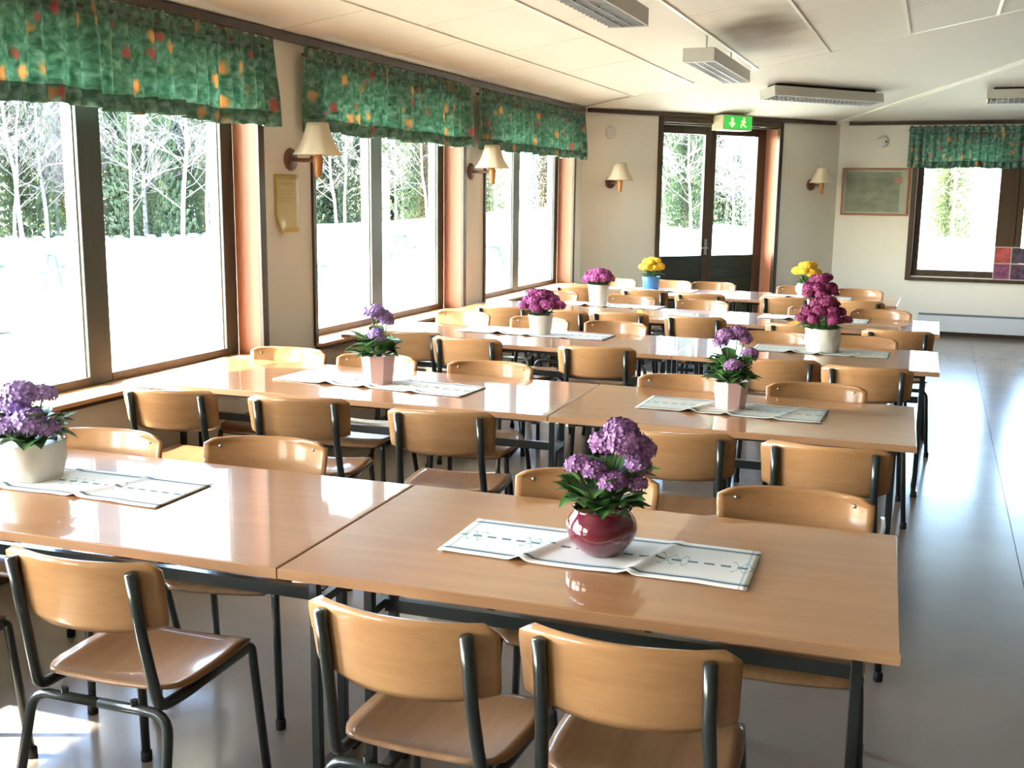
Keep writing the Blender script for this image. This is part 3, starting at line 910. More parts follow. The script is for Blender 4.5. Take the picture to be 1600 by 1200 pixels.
# round detectors / wall discs
def disc(P, rz, lb, spot):
    e = empty('wall_detector', P, rz)
    MB().lathe([(0, 0), (.068, 0), (.068, .012), (.055, .024), (.035, .03), (0, .031)], 24).build('cover', M['white_paint'], e, smooth=True).rotation_euler = (-pi/2, 0, 0)
    if spot:
        MB().lathe([(0, 0), (.012, 0), (.01, .006), (0, .007)], 10).build('knob', M['dark_void'], e, smooth=True).matrix_local = Matrix.Translation((-.035, .026, .0)) @ Matrix.Rotation(-pi/2, 4, 'X')
    tag(e, lb, 'detector', 'round wall discs')
disc(tuple(C1+wd*.345)[:2]+(2.265,), a_d, 'round white disc high on the corner wall above the lamp left of the door', False)
disc((-.665, YF, 2.27), pi, 'round white dial high on the far wall above the framed map', True)

# framed map
def picture():
    e = empty('framed_map', (-1.105, YF-.002, 1.405)); w_, h_ = .765, .56
    fm = M['red_wood']
    for (a, b, c, d) in ((0, w_, 0, .022), (0, w_, h_-.022, h_), (0, .022, .022, h_-.022), (w_-.022, w_, .022, h_-.022)):
        bxb('frame', a, b, -.022, 0, c, d, fm, e, .003)
    bxb('mount', .022, w_-.022, -.010, -.002, .022, h_-.022, mat('mount_card', (.50, .48, .40), .7), e)
    mm = mat('printed_map', (.20, .22, .15), .6, .3, noise=(7, (.36, .37, .27), (1, 1, 1.6), 8))
    bxb('map_sheet', .045, w_-.10, -.013, -.0101, .045, h_-.05, mm, e)
    bxb('map_inset', w_-.165, w_-.075, -.0145, -.0131, h_-.18, h_-.10, mat('pink_print', (.50, .27, .2), .6), e)
    gm = M['glass']
    bxb('glazing', .02, w_-.02, -.018, -.0165, .02, h_-.02, gm, e)
    tag(e, 'framed map under glass on the far wall between the corner and the window', 'picture')
picture()

# patchwork panel standing on the far window sill
def patch():
    e = empty('patchwork_picture', (.645, YF-.062, .691)); e.rotation_euler = (radians(-2), 0, 0)
    cols = [(.22, .03, .03), (.025, .015, .03), (.10, .02, .06), (.04, .015, .035)]
    k = 0
    for r in (1, 0):
        for c_ in (0, 1):
            bxb('patch', .012+c_*.175, .18+c_*.175, -.014, -.002, .012+r*.185, .185+r*.185, mat('patch_%d' % k, cols[k], .5, noise=(20, tuple(min(1, q*2.2+.03) for q in cols[k]), (1, 1, 1), 3)), e); k += 1
    bm_ = mat('pale_lead', (.42, .34, .30), .5)
    for (a, b, c, d) in ((0, .36, 0, .012), (0, .36, .372, .384), (0, .012, .012, .372), (.348, .36, .012, .372), (.176, .188, .012, .372), (.188, .348, .184, .196), (.012, .176, .184, .196)):
        bxb('bar', a, b, -.016, 0, c, d, bm_, e)
    tag(e, 'dark red and purple four-part patchwork picture at the far window corner', 'picture')
patch()

# electric panel heater on the far wall
def heater():
    e = empty('panel_heater', (-.136, YF, .055))
    m_ = mat('heater_enamel', (.60, .62, .64), .4)
    bxb('body', 0, 1.95, -.075, -.012, 0, .19, m_, e, .006)
    bxb('top_grille', .01, 1.94, -.070, -.015, .19, .212, mat('heater_grille', (.14, .17, .18), .4), e, .003)
    for k in range(4): bxb('bracket', .15+k*.55, .19+k*.55, -.014, 0, .04, .14, m_, e)
    tag(e, 'long low white electric heater under the far window', 'heater')
heater()

# ------------------------------------------------------------------ exit sign
def exit_sign():
    s0_, s1_ = 1.69, 2.10
    e = empty('exit_sign'); e.matrix_world = MD @ Matrix.Translation((s0_, 0, 2.335))
    L = s1_-s0_; H = .165; D = .20
    bxb('housing', 0, L, -D, 0, 0, H, mat('sign_cream', (.62, .56, .38), .4), e, .006)
    m_ = bpy.data.materials.new('lit_green'); m_.use_nodes = True
    b = m_.node_tree.nodes['Principled BSDF']; b.inputs['Base Color'].default_value = (.02, .35, .05, 1)
    b.inputs['Emission Color'].default_value = (.03, .40, .05, 1); b.inputs['Emission Strength'].default_value = .55
    y_ = bpy.data.materials.new('lit_pictogram'); y_.use_nodes = True
    b = y_.node_tree.nodes['Principled BSDF']; b.inputs['Base Color'].default_value = (.85, .9, .3, 1)
    b.inputs['Emission Color'].default_value = (.85, .9, .30, 1); b.inputs['Emission Strength'].default_value = .8
    bxb('lens', .012, L-.012, -D-.006, -D, .016, H-.014, m_, e)
    yf = -D-.006
    def flat(name, poly):
        mb = MB(); n = len(poly)
        mb.add([(x, yf, z) for x, z in poly]+[(x, yf-.002, z) for x, z in poly], [tuple(range(n)), tuple(reversed(range(n, 2*n)))]+[(i, n+i, n+(i+1) % n, (i+1) % n) for i in range(n)])
        return mb.build(name, y_, e)
    cx = .12; z = .082
    flat('arrow', [(cx-.014, z+.052), (cx-.014, z-.004), (cx-.045, z-.004), (cx, z-.055), (cx+.045, z-.004), (cx+.014, z-.004), (cx+.014, z+.052)])
    # running figure, heading left
    fx = .275
    MB().lathe([(0, 0), (.013, 0), (.013, .002), (0, .002)], 14).build('figure_head', y_, e).matrix_local = Matrix.Translation((fx+.012, yf, z+.042)) @ Matrix.Rotation(pi/2, 4, 'X')
    def limb(p, q, w, name):
        p = Vector(p); q = Vector(q); d = (q-p).normalized(); s = Vector((-d.y, d.x))*w
        flat(name, [tuple(p+s), tuple(q+s), tuple(q-s), tuple(p-s)])
    limb((fx+.008, z+.028), (fx+.002, z-.012), .012, 'figure_body')
    limb((fx+.006, z+.022), (fx-.03, z+.014), .006, 'figure_arm')
    limb((fx+.006, z+.024), (fx+.035, z+.004), .006, 'figure_arm')
    limb((fx, z-.008), (fx-.028, z-.022), .007, 'figure_leg'); limb((fx-.028, z-.020), (fx-.026, z-.054), .006, 'figure_leg')
    limb((fx+.002, z-.008), (fx+.018, z-.034), .007, 'figure_leg'); limb((fx+.018, z-.032), (fx+.045, z-.044), .006, 'figure_leg')
    tag(e, 'lit green exit sign with arrow and running figure above the glazed door', 'exit sign')
exit_sign()

# ------------------------------------------------------------------ fluorescent ceiling lamps
def lamp(Mx, L, Wd, H, rods, lb, nf=22, back=False):
    e = empty('ceiling_lamp'); e.matrix_world = Mx
    # local: x along length, y across, z up; 0 = bottom
    for s in (0, 1):
        bxb('side_panel', 0, L, (Wd-.012)*s, (Wd-.012)*s+.012, .006, H, M['lamp_body'], e, .003)
        bxb('end_cap', -.02 if s == 0 else L, 0 if s == 0 else L+.02, 0, Wd, 0, H, M['white_paint'], e, .004)
    bxb('top_plate', 0, L, .012, Wd-.012, H-.01, H, M['lamp_body'], e)
    for k in range(nf):
        x = L*(k+.5)/nf
        bxb('louvre_fin', x-.002, x+.002, .012, Wd-.012, 0, .03, M['louvre'], e)
    for y in (Wd*.36, Wd*.64):
        bxb('louvre_rail', 0, L, y-.003, y+.003, 0, .032, M['louvre'], e)
    for y in (Wd*.25, Wd*.75):
        MB().tube([(.03, y, .055), (L-.03, y, .055)], .013, 8).build('fluorescent_tube', M['white_pot'], e, smooth=True)
    for (x, h_) in rods:
        MB().tube([(x, Wd/2, H), (x, Wd/2, H+h_)], .006, 6).build('hanger_rod', M['lamp_body'], e)
        MB().lathe([(0, H+h_-.03), (.02, H+h_-.03), (.03, H+h_-.005), (.03, H+h_), (0, H+h_)], 12, c=(x, Wd/2, 0)).build('ceiling_rose', M['white_paint'], e, smooth=True)
    if back: bxb('dark_top_strip', .05, L-.05, Wd*.2, Wd*.8, H, H+.03, M['dark_void'], e)  # dark strip between lamp top and ceiling
    tag(e, lb, 'ceiling lamp')
    return e
lamp(Matrix.Translation((-1.55, 7.93, 2.555)) @ Matrix.Rotation(pi/2, 4, 'Z'), 1.52, .23, .10, [(.25, .145), (1.25, .145)], 'cream fluorescent lamp hanging on rods from the sloping ceiling, louvres facing down')
lamp(Matrix.Translation((-1.58, 4.60, 2.545)) @ Matrix.Rotation(pi/2, 4, 'Z'), 1.52, .23, .10, [(.25, .145), (1.25, .145)], 'fluorescent louvre lamp cut off by the top edge of the picture')
# lamp on the corner facet, parallel to the corner wall
n2 = (C2-C1).cross(AP-C1).normalized()
if n2.z < 0: n2 = -n2
def facet_frame(P, xd, nn):
    x = (xd - nn*xd.dot(nn)).normalized(); y = nn.cross(x)
    Mx = Matrix((x, y, nn)).transposed().to_4x4(); Mx.translation = P; return Mx
def facet_z(x, y, P, nn): return P.z-((x-P.x)*nn.x+(y-P.y)*nn.y)/nn.z
P3 = Vector((-1.55, 11.10, 0)); P3.z = facet_z(P3.x, P3.y, C1, n2)-.135
lamp(facet_frame(P3, wd, n2), 1.44, .22, .10, [], 'fluorescent louvre lamp fixed flat to the ceiling above the exit sign', nf=26, back=True)
n3 = (mir(C2)-C2).cross(AP-C2).normalized()
if n3.z < 0: n3 = -n3
P4 = Vector((.40, 12.48, 0)); P4.z = facet_z(P4.x, P4.y, C2, n3)-.135
lamp(facet_frame(P4, Vector((1, 0, 0)), n3), 1.44, .22, .10, [], 'fluorescent louvre lamp on the ceiling above the far window, cut by the right edge', nf=26, back=True)

# ------------------------------------------------------------------ dining tables
def make_table(L, Wd=.80, H=.74):
    """origin on the floor at near-left corner; x along the row, y away from camera"""
    e = empty('dining_table')
    MB().box(.001, L-.001, 0, Wd, H-.026, H).build('tabletop', [M['table_wood']], e, bevel=.003)
    MB().box(.0, L, -.003, -.0002, H-.025, H-.001).build('edge_band', M['edge_wood'], e)
    MB().box(.0, L, Wd+.0002, Wd+.003, H-.025, H-.001).build('edge_band', M['edge_wood'], e)
    xi, yc = .08, Wd/2
    for x in (xi, L-xi):
        for sg in (-1, 1):
            lg = MB().box(x-.013, x+.013, yc+sg*.075-.013, yc+sg*.075+.013, .035, H-.055).build('leg', M['steel_dark'], e, bevel=.003)
            MB().box(x-.018, x+.018, yc+sg*.13-.022, yc+sg*.13+.022, 0, .012).build('foot_pad', M['rubber'], e)
        MB().box(x-.014, x+.014, .07, Wd-.07, H-.055, H-.027).build('top_arm', M['steel_dark'], e)
        MB().box(x-.015, x+.015, .24, Wd-.24, .011, .036).build('foot_bar', M['steel_dark'], e, bevel=.003)
        MB().box(x-.011, x+.011, yc-.06, yc+.06, .508, .532).build('cross_brace', M['steel_dark'], e)
    MB().box(xi+.014, L-xi-.014, yc-.012, yc+.012, .500, .535).build('stretcher', M['steel_dark'], e)
    for y in (.10, Wd-.10):
        MB().box(xi+.014, L-xi-.014, y-.010, y+.010, H-.052, H-.027).build('long_rail', M['steel_dark'], e)
    return e
ROWS = [  # joint x,y ; angle ; right length ; left length
    (-1.404, 2.097, .0418, 1.40, 2.10, 'front'),
    (-1.408, 4.0525, .0271, 1.40, 2.08, 'second'),
    (-1.331, 5.921, .0072, 1.40, 2.10, 'third'),
    (-1.331, 7.594, .0045, 1.40, 2.08, 'fourth'),
    (-1.600, 9.46, -.010, 1.34, 1.82, 'fifth and farthest'),
]
tr_ = make_table(1.40); tl_ = make_table(2.10)
for i, (x, y, a, lr, ll, nm) in enumerate(ROWS):
    R = tr_ if i == 0 else copy_tree(tr_)
    Lf = tl_ if i == 0 else copy_tree(tl_)
    R.location = (x+.002*cos(a), y+.002*sin(a), 0); R.rotation_euler = (0, 0, a); R.scale.x = lr/1.40
    Lf.location = (x-(ll+.002)*cos(a), y-(ll+.002)*sin(a), 0); Lf.rotation_euler = (0, 0, a); Lf.scale.x = ll/2.10
    tag(R, 'beech topped table at the aisle end of the %s table row' % nm, 'table', 'beech dining tables')
    tag(Lf, 'long beech topped table at the window end of the %s table row' % nm, 'table', 'beech dining tables')

# ------------------------------------------------------------------ chairs
def make_chair():
    """origin on floor below the seat centre, sitter faces +y"""
    e = empty('dining_chair')
    # seat: moulded plywood
    nx, ny = 14, 14; th = .011
    def sf(u, v, dz=0):
        x = (u-.5)*2; y = v
        wy = .188+.014*sin(pi*y)
        cr = (abs(x)**6)
        yy = -.185+.40*y
        rc = .05
        # rounded corners
        ax = abs(x)*wy
        if y < .2: wy2 = wy-(.2-y)**2*1.1
        elif y > .85: wy2 = wy-(y-.85)**2*1.6
        else: wy2 = wy
        X = x*wy2
        z = .452 - .016*(1-x*x)*sin(pi*min(1, y*1.15))**1 - (.03*((y-.8)/.2)**2 if y > .8 else 0) + (.014*((.2-y)/.2)**2 if y < .2 else 0)+.006*x*x
        return (X, yy, z+dz)
    mb = MB(); mb.grid(lambda u, v: sf(u, v), nx, ny)
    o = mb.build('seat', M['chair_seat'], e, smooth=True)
    sd = o.modifiers.new('ply', 'SOLIDIFY'); sd.thickness = th; sd.offset = -1
    # backrest
    HB = .178; ZT = .797; HW = .219
    def bf(u, v):
        x = (u-.5)*2; y = v
        # rounded corners
        cx = HW-(.010 if False else 0)
        ez = abs(y-.5)*2
        wx = HW - (.035*((ez-.72)/.28)**3 if ez > .72 else 0) - .008*(1-y)
        X = x*wx
        Y = -.283 + .058*(x*x) + .030*(1-y)
        topc = (.006*(x**4))
        Z = ZT-HB + y*HB - (.0) - topc*(1 if y > .5 else -1)*1.0
        return (X, Y, Z)
    mb = MB(); mb.grid(bf, 22, 12)
    bk = mb.build('backrest', M['chair_back'], e, smooth=True)
    sd = bk.modifiers.new('ply', 'SOLIDIFY'); sd.thickness = .0105; sd.offset = 0
    for s in (-1, 1):
        for z in (.765, .66):
            x = s*.165; y = -.283+.058*(x/HW)**2+.030*(ZT-z)/HB
            rv = MB().lathe([(0, 0), (.0065, 0), (.005, .003), (0, .0036)], 10).build('rivet', M['rivet'], bk, smooth=True)
            rv.matrix_local = Matrix.Translation((x, y+.005, z)) @ Matrix.Rotation(-pi/2, 4, 'X')
        # side frame: upright + seat rail + front leg in separate parts
        x = s*.165
        ypost = lambda z: -.283+.058*(.165/HW)**2+.030*(ZT-z)/HB-.0200
        pu = [(x, ypost(.778), .778), (x, ypost(.62), .62), (s*.174, -.200, .425), (s*.177, -.10, .420), (s*.180, .165, .424)]
        up = MB().tube(fillet(pu, .035), .0142, 10)
        up.lathe([(0, -.006), (.007, -.004), (.0105, .0), (.0112, .004)], 10, c=(x, ypost(.778), .778+.001)) if False else None
        fr = up.build('side_frame', M['steel_dark'], e, smooth=True)
        lg = MB().tube(fillet([(s*.178, .15, .426), (s*.180, .19, .424), (s*.200, .225, .012)], .03), .0125, 10).build('leg', M['steel_dark'], e, smooth=True)
        MB().lathe([(0, 0), (.016, 0), (.016, .028), (.0125, .032), (0, .032)], 10, c=(s*.2005, .226, 0)).build('foot_cap', M['rubber'], lg, smooth=True)
        rl = MB().tube(fillet([(0, -.195, .408), (s*.195, -.195, .408), (s*.222, -.285, .012)], .05), .0125, 10).build('leg', M['steel_dark'], e, smooth=True)
        MB().lathe([(0, 0), (.016, 0), (.016, .028), (.0125, .032), (0, .032)], 10, c=(s*.2225, -.286, 0)).build('foot_cap', M['rubber'], rl, smooth=True)
        MB().tube([(s*.10, -.195, .40), (s*.10, -.195, .432)], .009, 6).build('seat_bracket', M['steel_dark'], e)
    MB().tube([(-.17, .15, .424), (.17, .15, .424)], .0095, 8).build('front_crossbar', M['steel_dark'], e, smooth=True)
    return e
chair0 = make_chair(); used = False
OFF = .232
def place_chair(cx, cy, ang, face, label, group):
    """cx,cy = midpoint of the top corners of the backrest; face +1: sitter looks away (+y), -1: towards camera"""
    global used
    o = copy_tree(chair0) if used else chair0
    used = True
    rz = radians(ang)+(0 if face > 0 else pi)
    d = Vector((-sin(rz), cos(rz)))
    o.location = (cx+d.x*OFF, cy+d.y*OFF, 0); o.rotation_euler = (0, 0, rz)
    tag(o, label, 'chair', group)
ORD = ['first', 'second', 'third', 'fourth', 'fifth', 'sixth']
CH = {
 ('front', 1): [(-2.50, 1.74, 4), (-1.79, 1.875, 3), (-.956, 1.858, -1), (-.494, 1.905, 2.5)],
 ('front', -1): [(-2.63, 2.91, 9), (-2.06, 3.03, 13), (-.93, 3.045, 10), (-.32, 3.08, 6)],
 ('second', 1): [(-2.97, 3.67, 8), (-2.385, 3.745, 12), (-1.74, 3.74, 8), (-.82, 3.74, 7), (-.296, 3.745, 0)],
 ('second', -1): [(-3.17, 4.90, 7), (-2.63, 4.88, 8), (-2.015, 4.915, 9), (-1.04, 4.925, 8), (-.45, 4.955, 8)],
 ('third', 1): [(-2.93, 5.83, 6), (-2.50, 5.73, 2), (-1.705, 5.71, 9), (-.72, 5.68, 6), (-.27, 5.60, 2)],
 ('third', -1): [(-3.07, 6.98, -5), (-2.46, 6.88, -4), (-1.92, 6.86, -2), (-.88, 6.79, 3), (-.38, 6.79, 0)],
 ('fourth', 1): [(-2.96, 7.45, 4), (-2.50, 7.42, -2), (-2.07, 7.46, 0), (-1.52, 7.45, -2), (-.80, 7.31, -2), (-.18, 7.26, 1)],
 ('fourth', -1): [(-3.02, 8.83, -4), (-2.31, 8.70, -4), (-1.70, 8.60, -3), (-.80, 8.50, -4), (-.34, 8.50, -4)],
 ('fifth and farthest', 1): [(-3.02, 9.42, 2), (-2.37, 9.35, -2), (-1.85, 9.22, -2), (-1.13, 9.25, -3), (-.56, 9.20, -4)],
 ('fifth and farthest', -1): [(-2.93, 10.42, -4), (-2.38, 10.45, -4), (-1.96, 10.45, -4), (-1.14, 10.38, -4), (-.62, 10.33, -4)],
}
for (row, face), lst in CH.items():
    for i, (x, y, a) in enumerate(lst):
        side = 'near' if face > 0 else 'far'
        if len(lst)-1 == i and i > 2: pos = 'nearest the aisle'
        elif i == 0: pos = 'nearest the windows'
        else: pos = '%s from the windows' % ORD[i]
        place_chair(x, y, a, face, 'beech chair on the %s side of the %s table row, %s' % (side, row.replace(' and farthest', ''), pos), 'beech dining chairs')

# ------------------------------------------------------------------ table runners
def runner(cx, cy, ang, L, Wd, m_, lb, seed, folds):
    rnd = random.Random(seed); nu, nv = 60, 14
    z0 = .7415
    def fn(u, v):
        x = (u-.5)*L; y = (v-.5)*Wd
        z = z0+.0012
        for (fu, h_, w_, sk) in folds:
            d = (u-fu-(v-.5)*sk)/w_
            z += h_*math.exp(-d*d)*(.35+.65*(1-v))
        z += .0015*max(0, sin(u*23+seed)*(1-v))**2
        y += .004*sin(u*9+seed)*(1 if v < .5 else .4)
        return (x, y, z)
    mb = MB(); mb.grid(fn, nu, nv)
    o = mb.build('table_runner', m_, smooth=True, uv='grid')
    o.location = (cx, cy, 0); o.rotation_euler = (0, 0, radians(ang))
    sd = o.modifiers.new('t', 'SOLIDIFY'); sd.thickness = .0016; sd.offset = 1
    tag(o, lb, 'table runner', 'woven table runners')
F1 = [(.34, .012, .018, .12), (.68, .010, .016, .10)]
F2 = [(.35, .014, .03, .1), (.55, .010, .02, .1), (.8, .006, .02, .1)]
runner(-.728, 2.511, 1.8, .765, .285, M['runner'], 'white runner with blue edge stripes under the burgundy pot on the front table', 1, F1)
runner(-2.39, 2.505, 1.5, .80, .27, M['runner'], 'white blue-striped runner under the wrapped pot at the left on the front table', 2, F1)
runner(-2.38, 4.43, -3.0, 1.00, .28, M['runner'], 'white runner under the pink pot at the window end of the second table row', 3, F2)
runner(-.745, 4.50, -1.0, .76, .29, M['runner_grey'], 'grey striped runner under the pink pot at the aisle end of the second table row', 4, F2)
runner(-2.35, 6.48, -2.0, 1.00, .29, M['runner'], 'white runner under the white pot on the third table row near the windows', 5, F2)
runner(-.575, 6.44, -1.0, .76, .28, M['runner_grey'], 'grey striped runner under the wrapped pot at the aisle end of the third table row', 6, F2)
runner(-2.40, 8.40, -3.0, .85, .28, M['runner'], 'white runner under the white pot on the fourth table row near the windows', 7, F2)
runner(-.79, 8.16, -2.0, .77, .27, M['runner'], 'rumpled white runner at the aisle end of the fourth table row', 8, F2)
runner(-2.47, 9.98, -3.0, .88, .27, M['runner'], 'white runner under the blue pot on the fifth table row', 9, F2)
runner(-1.02, 9.92, -2.0, .76, .27, M['runner'], 'white runner at the aisle end of the fifth table row under yellow flowers', 10, F2)

# ------------------------------------------------------------------ potted plants
def leaf_mesh(L, Wd, curl, name='leaf'):
    n = 6; mb = MB(); vs = []; fs = []
    for i in range(n+1):
        t = i/n; w = Wd*.5*(sin(pi*(t**.75))*.98+.03)*(1+.08*(i % 2)); z = -curl*t*t*L+.25*L*t
        for s in (-1, -.5, 0, .5, 1):
            vs.append((w*s, L*t, z+abs(s)*w*.35))
    for i in range(n):
        for k in range(4):
            a = i*5+k; fs.append((a, a+1, a+6, a+5))
    mb.add(vs, fs)
    return mb.mesh(name, M['leaf'], True)
LM = [leaf_mesh(.068, .060, .25), leaf_mesh(.078, .062, .5), leaf_mesh(.055, .052, .1)]
def blossom_mesh(m_, seed, n=60, R=.045, fl=.6, ps=.011):
    rnd = random.Random(seed); mb = MB()
    for k in range(n):
        # golden spiral over upper cap
        t = (k+.5)/n; ph = k*2.39996; cz = 1-1.45*t; sr = sqrt(max(0, 1-cz*cz))
        nrm = Vector((sr*cos(ph), sr*sin(ph), cz)); p = Vector((nrm.x*R, nrm.y*R, nrm.z*R*fl))*rnd.uniform(.88, 1.1)
        tx = nrm.cross(Vector((0, 0, 1)))
        if tx.length < .1: tx = Vector((1, 0, 0))
        tx.normalize(); ty = nrm.cross(tx); a0 = rnd.random()*6
        for q in range(4):
            a = a0+q*pi/2
            d1 = tx*cos(a)+ty*sin(a); d2 = tx*cos(a+.65)+ty*sin(a+.65); d0 = tx*cos(a-.65)+ty*sin(a-.65)
            mb.add([p, p+d0*ps*.8+nrm*.002, p+d1*ps*1.15+nrm*.004, p+d2*ps*.8+nrm*.002], [(0, 1, 2, 3)])
    mb.lathe([(0, -R*fl*.5), (R*.6, -R*fl*.25), (R*.85, R*fl*.1), (R*.55, R*fl*.62), (0, R*fl*.85)], 10)
    return mb.mesh('flower_head', m_, False)
def plant(x, y, pot, R0_, R1_, Hp, kind, petals, spread, hgt, heads, lb, seed, potmat, petmat, nleaf=26, rz=0.0, z=.7445, leafscale=1.0, headR=.045):
    rnd = random.Random(seed)
    e = empty('potted_plant', (x, y, z), rz)
    mb = MB()
    if pot == 'round':
        mb.lathe([(R0_*.66, 0), (R0_*.76, .004), (R0_*.98, Hp*.13), (R1_*.84, Hp*.26), (R1_*.95, Hp*.40), (R1_*1.0, Hp*.54), (R1_*.99, Hp*.65), (R1_*.93, Hp*.77), (R1_*.83, Hp*.88), (R1_*.78, Hp*.94), (R1_*.84, Hp), (R1_*.80, Hp*1.0), (R1_*.74, Hp*.94), (R1_*.72, Hp*.9)], 36)
    elif pot == 'hex':
        mb.lathe([(R0_, 0), (R1_, Hp), (R1_*.93, Hp), (R1_*.9, Hp*.92)], 8)
    elif pot == 'wrap':
        n = 40
        prof = [(R0_, 0), (R0_*1.06, Hp*.2), (R1_*1.05, Hp*.55), (R1_, Hp*.9), (R1_*1.04, Hp), (R1_*.98, Hp), (R1_*.93, Hp*.92)]
        mb.lathe(prof, n)
        vs = []
        for (vx, vy, vz) in mb.v:
            a = atan2(vy, vx); k = 1+.035*sin(7*a+vz*40)+.025*sin(13*a-vz*60)
            vs.append((vx*k, vy*k, vz))
        mb.v = vs
    else:
        mb.lathe([(R0_, 0), (R0_*1.02, .003), (R1_*.97, Hp*.9), (R1_, Hp*.9), (R1_*1.02, Hp), (R1_*.95, Hp), (R1_*.92, Hp*.9)], 32)
    mb.build('pot', potmat, e, smooth=(pot != 'hex'), auto=50 if pot != 'hex' else None)
    MB().lathe([(0, Hp*.87), (R1_*.75 if pot == 'round' else R1_*.9, Hp*.88), (0, Hp*.9)], 20).build('soil', M['soil'], e)
    # leaves
    for k in range(nleaf):
        lm = LM[rnd.randrange(3)]
        o = link('leaf', lm, e)
        ph = k*2.39996+rnd.uniform(-.3, .3); t = k/nleaf
        r = R1_*(.25+.55*rnd.random()); zz = Hp*.9+hgt*(.02+.75*rnd.random())*(.4+.6*(1-abs(2*t-1)))
        pit = radians(rnd.uniform(0, 50)-(22 if t > .85 else 0))
        s = leafscale*rnd.uniform(.8, 1.2)
        o.matrix_local = Matrix.Translation((r*cos(ph), r*sin(ph), zz)) @ Matrix.Rotation(ph-pi/2, 4, 'Z') @ Matrix.Rotation(pit, 4, 'X') @ Matrix.Diagonal((s, s*spread, s, 1))
    # flower heads on stems
    hm_ = [blossom_mesh(petmat, seed*7+q, 60, headR, .65, headR*.30) for q in range(2)]
    for k, (hx, hy, hz, hs) in enumerate(heads):
        P = Vector((hx, hy, Hp+hz))
        base = Vector((hx*.25, hy*.25, Hp*.88))
        MB().tube([base, base.lerp(P, .55)+Vector((0, 0, .01)), P-Vector((0, 0, .012))], [.0035, .003, .0025], 5).build('stem', M['stem'], e)
        o = link('flower_head', hm_[k % 2], e)
        o.matrix_local = Matrix.Translation(P) @ Matrix.Rotation(rnd.random()*6, 4, 'Z') @ Matrix.Rotation(rnd.uniform(-.2, .2)+(-hy*2.0), 4, 'X') @ Matrix.Rotation(hx*2.0, 4, 'Y') @ Matrix.Diagonal((hs, hs, hs, 1))
    tag(e, lb, 'potted plant', 'potted plants on the tables')
    return e
def ring(n, r, z, s, seed, jit=.01):
    rnd = random.Random(seed)
    return [(r*cos(2*pi*k/n)*rnd.uniform(.8, 1.2), r*sin(2*pi*k/n)*rnd.uniform(.8, 1.2), z+rnd.uniform(-jit, jit), s*rnd.uniform(.85, 1.15)) for k in range(n)]
# front row, right: burgundy bowl (heads given along the image-right direction mostly)
cr_, sr_ = cos(YAW), sin(YAW)
def vp_(r, d, z, s): return (r*cr_-d*sr_, r*sr_+d*cr_, z, s)   # r = to the right as seen, d = away
plant(-.722, 2.50, 'round', .062, .089, .118, 'k', None, 1.0, .14,
      [vp_(.05, .0, .165, 1.05), vp_(.085, .02, .145, .95), vp_(.01, .03, .155, .9), vp_(.045, .04, .185, .9), vp_(.085, -.01, .110, .7), vp_(-.06, .0, .105, .75), vp_(-.025, -.02, .100, .7), vp_(.02, -.04, .075, .75), vp_(.075, -.03, .070, .65)],
      'kalanchoe with purple flowers in a glossy burgundy bowl on the front table', 3, M['burgundy'], M['purple'], 54)
plant(-2.55, 2.50, 'wrap', .085, .094, .115, 'k', None, 1.0, .12,
      [vp_(-.02, 0, .15, 1.1), vp_(.035, .02, .14, .9), vp_(-.05, .02, .10, 1), vp_(.02, -.05, .07, 1.1), vp_(-.04, -.05, .05, 1.0), vp_(.06, -.02, .045, .8)],
      'lilac flowering plant in a grey wrapped pot at the left edge of the front table', 4, M['wrap'], M['lilac'], 50)
plant(-2.374, 4.42, 'hex', .068, .084, .135, 'k', None, 1.25, .12,
      [vp_(-.03, 0, .19, .95), vp_(.02, .01, .18, .9), vp_(-.005, -.02, .21, .8), vp_(.04, .02, .15, .7), vp_(-.01, -.03, .10, .8), vp_(.015, -.02, .075, .6)],
      'pale lilac plant in a pink pot at the window end of the second row', 5, M['pink_pot'], M['lilac'], 50)
plant(-.755, 4.51, 'hex', .062, .074, .115, 'k', None, 1.05, .16,
      [vp_(-.03, 0, .19, .9), vp_(.02, .01, .20, .9), vp_(.045, .0, .18, .7), vp_(.07, -.01, .12, .7), vp_(-.01, -.07, .075, .8), vp_(-.05, .02, .16, .7), vp_(.08, .02, .10, .6)],
      'dark purple flowers in a pink pot at the aisle end of the second row', 6, M['pink_pot'], M['purple'], 64, leafscale=1.0)
H_ = ring(7, .085, .085, .95, 1)+ring(5, .045, .12, 1.0, 2)+[(0, 0, .13, 1.0)]+ring(8, .115, .055, .8, 5)
plant(-2.293, 6.43, 'plain', .062, .080, .125, 'k', None, .8, .07, H_, 'mound of magenta flowers in a white pot on the third table row near the windows', 7, M['white_pot'], M['magenta'], 26)
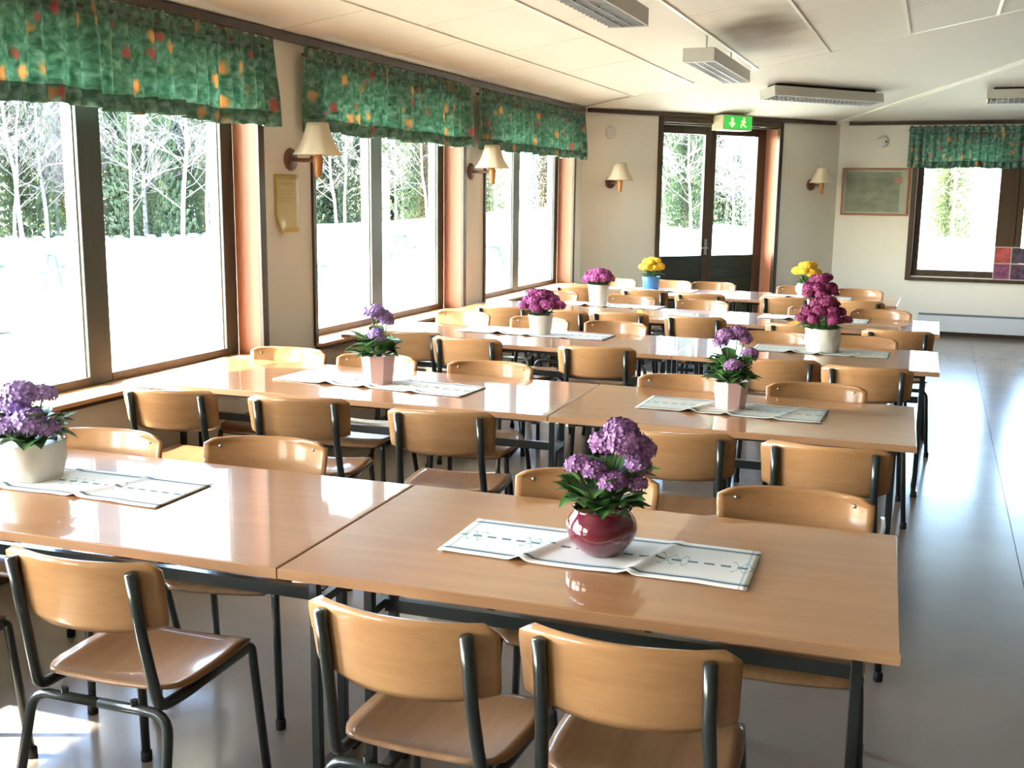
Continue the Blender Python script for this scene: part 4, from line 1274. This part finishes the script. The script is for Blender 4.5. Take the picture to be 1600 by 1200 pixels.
H2 = ring(7, .085, .095, .9, 3)+ring(5, .045, .14, 1.0, 4)+ring(6, .11, .05, .8, 6)
plant(-.566, 6.44, 'wrap', .088, .096, .135, 'k', None, .9, .08, H2, 'crimson flowers in a crinkled white wrapped pot on the third table row', 8, M['wrap'], M['crimson'], 28)
plant(-2.493, 8.36, 'plain', .066, .088, .165, 'k', None, .8, .05, ring(8, .09, .055, 1.0, 8)+ring(5, .045, .09, 1.0, 9)+[(0, 0, .095, 1.0)], 'magenta flowers in a tall white pot on the fourth table row near the windows', 9, M['white_pot'], M['magenta'], 22)
plant(-.76, 8.17, 'plain', .066, .086, .14, 'k', None, .8, .07, ring(8, .08, .09, 1.0, 10)+ring(5, .04, .15, 1.0, 11)+ring(5, .10, .05, .9, 12), 'magenta and crimson flowers at the aisle end of the fourth table row', 10, M['white_pot'], M['crimson'], 24)
plant(-2.47, 10.0, 'plain', .072, .085, .12, 'k', None, .8, .08, ring(7, .085, .09, 1.0, 14)+ring(4, .04, .14, 1.0, 15), 'yellow flowers in a bright blue pot on the fifth table row', 11, M['blue_pot'], M['yellow'], 22)
plant(-1.04, 9.93, 'round', .07, .095, .12, 'k', None, .8, .08, ring(7, .085, .10, 1.0, 16)+ring(4, .04, .15, 1.0, 17), 'yellow flowers in a white pot at the aisle end of the fifth table row', 12, M['white_pot'], M['yellow'], 24)

# ------------------------------------------------------------------ daylight portals in the window openings
def portal(loc, rot, sx, sy):
    d = bpy.data.lights.new('window_portal', 'AREA'); d.shape = 'RECTANGLE'; d.size = sx; d.size_y = sy
    d.cycles.is_portal = True
    o = bpy.data.objects.new('window_portal', d); COL.objects.link(o); o.location = loc; o.rotation_euler = rot
for (a, b) in WIN:
    portal((XW-.30, (a+b)/2, (SZ+TZ)/2), (0, -pi/2, 0), TZ-SZ, b-a)
portal((.765, YF+.30, 1.48), (-pi/2, 0, 0), 2.07, 1.56)
pc = C1+wd*1.85-dn*.30
portal((pc.x, pc.y, 1.65), (pi/2, 0, a_d), 1.7, 1.5)
bpy.context.view_layer.update()
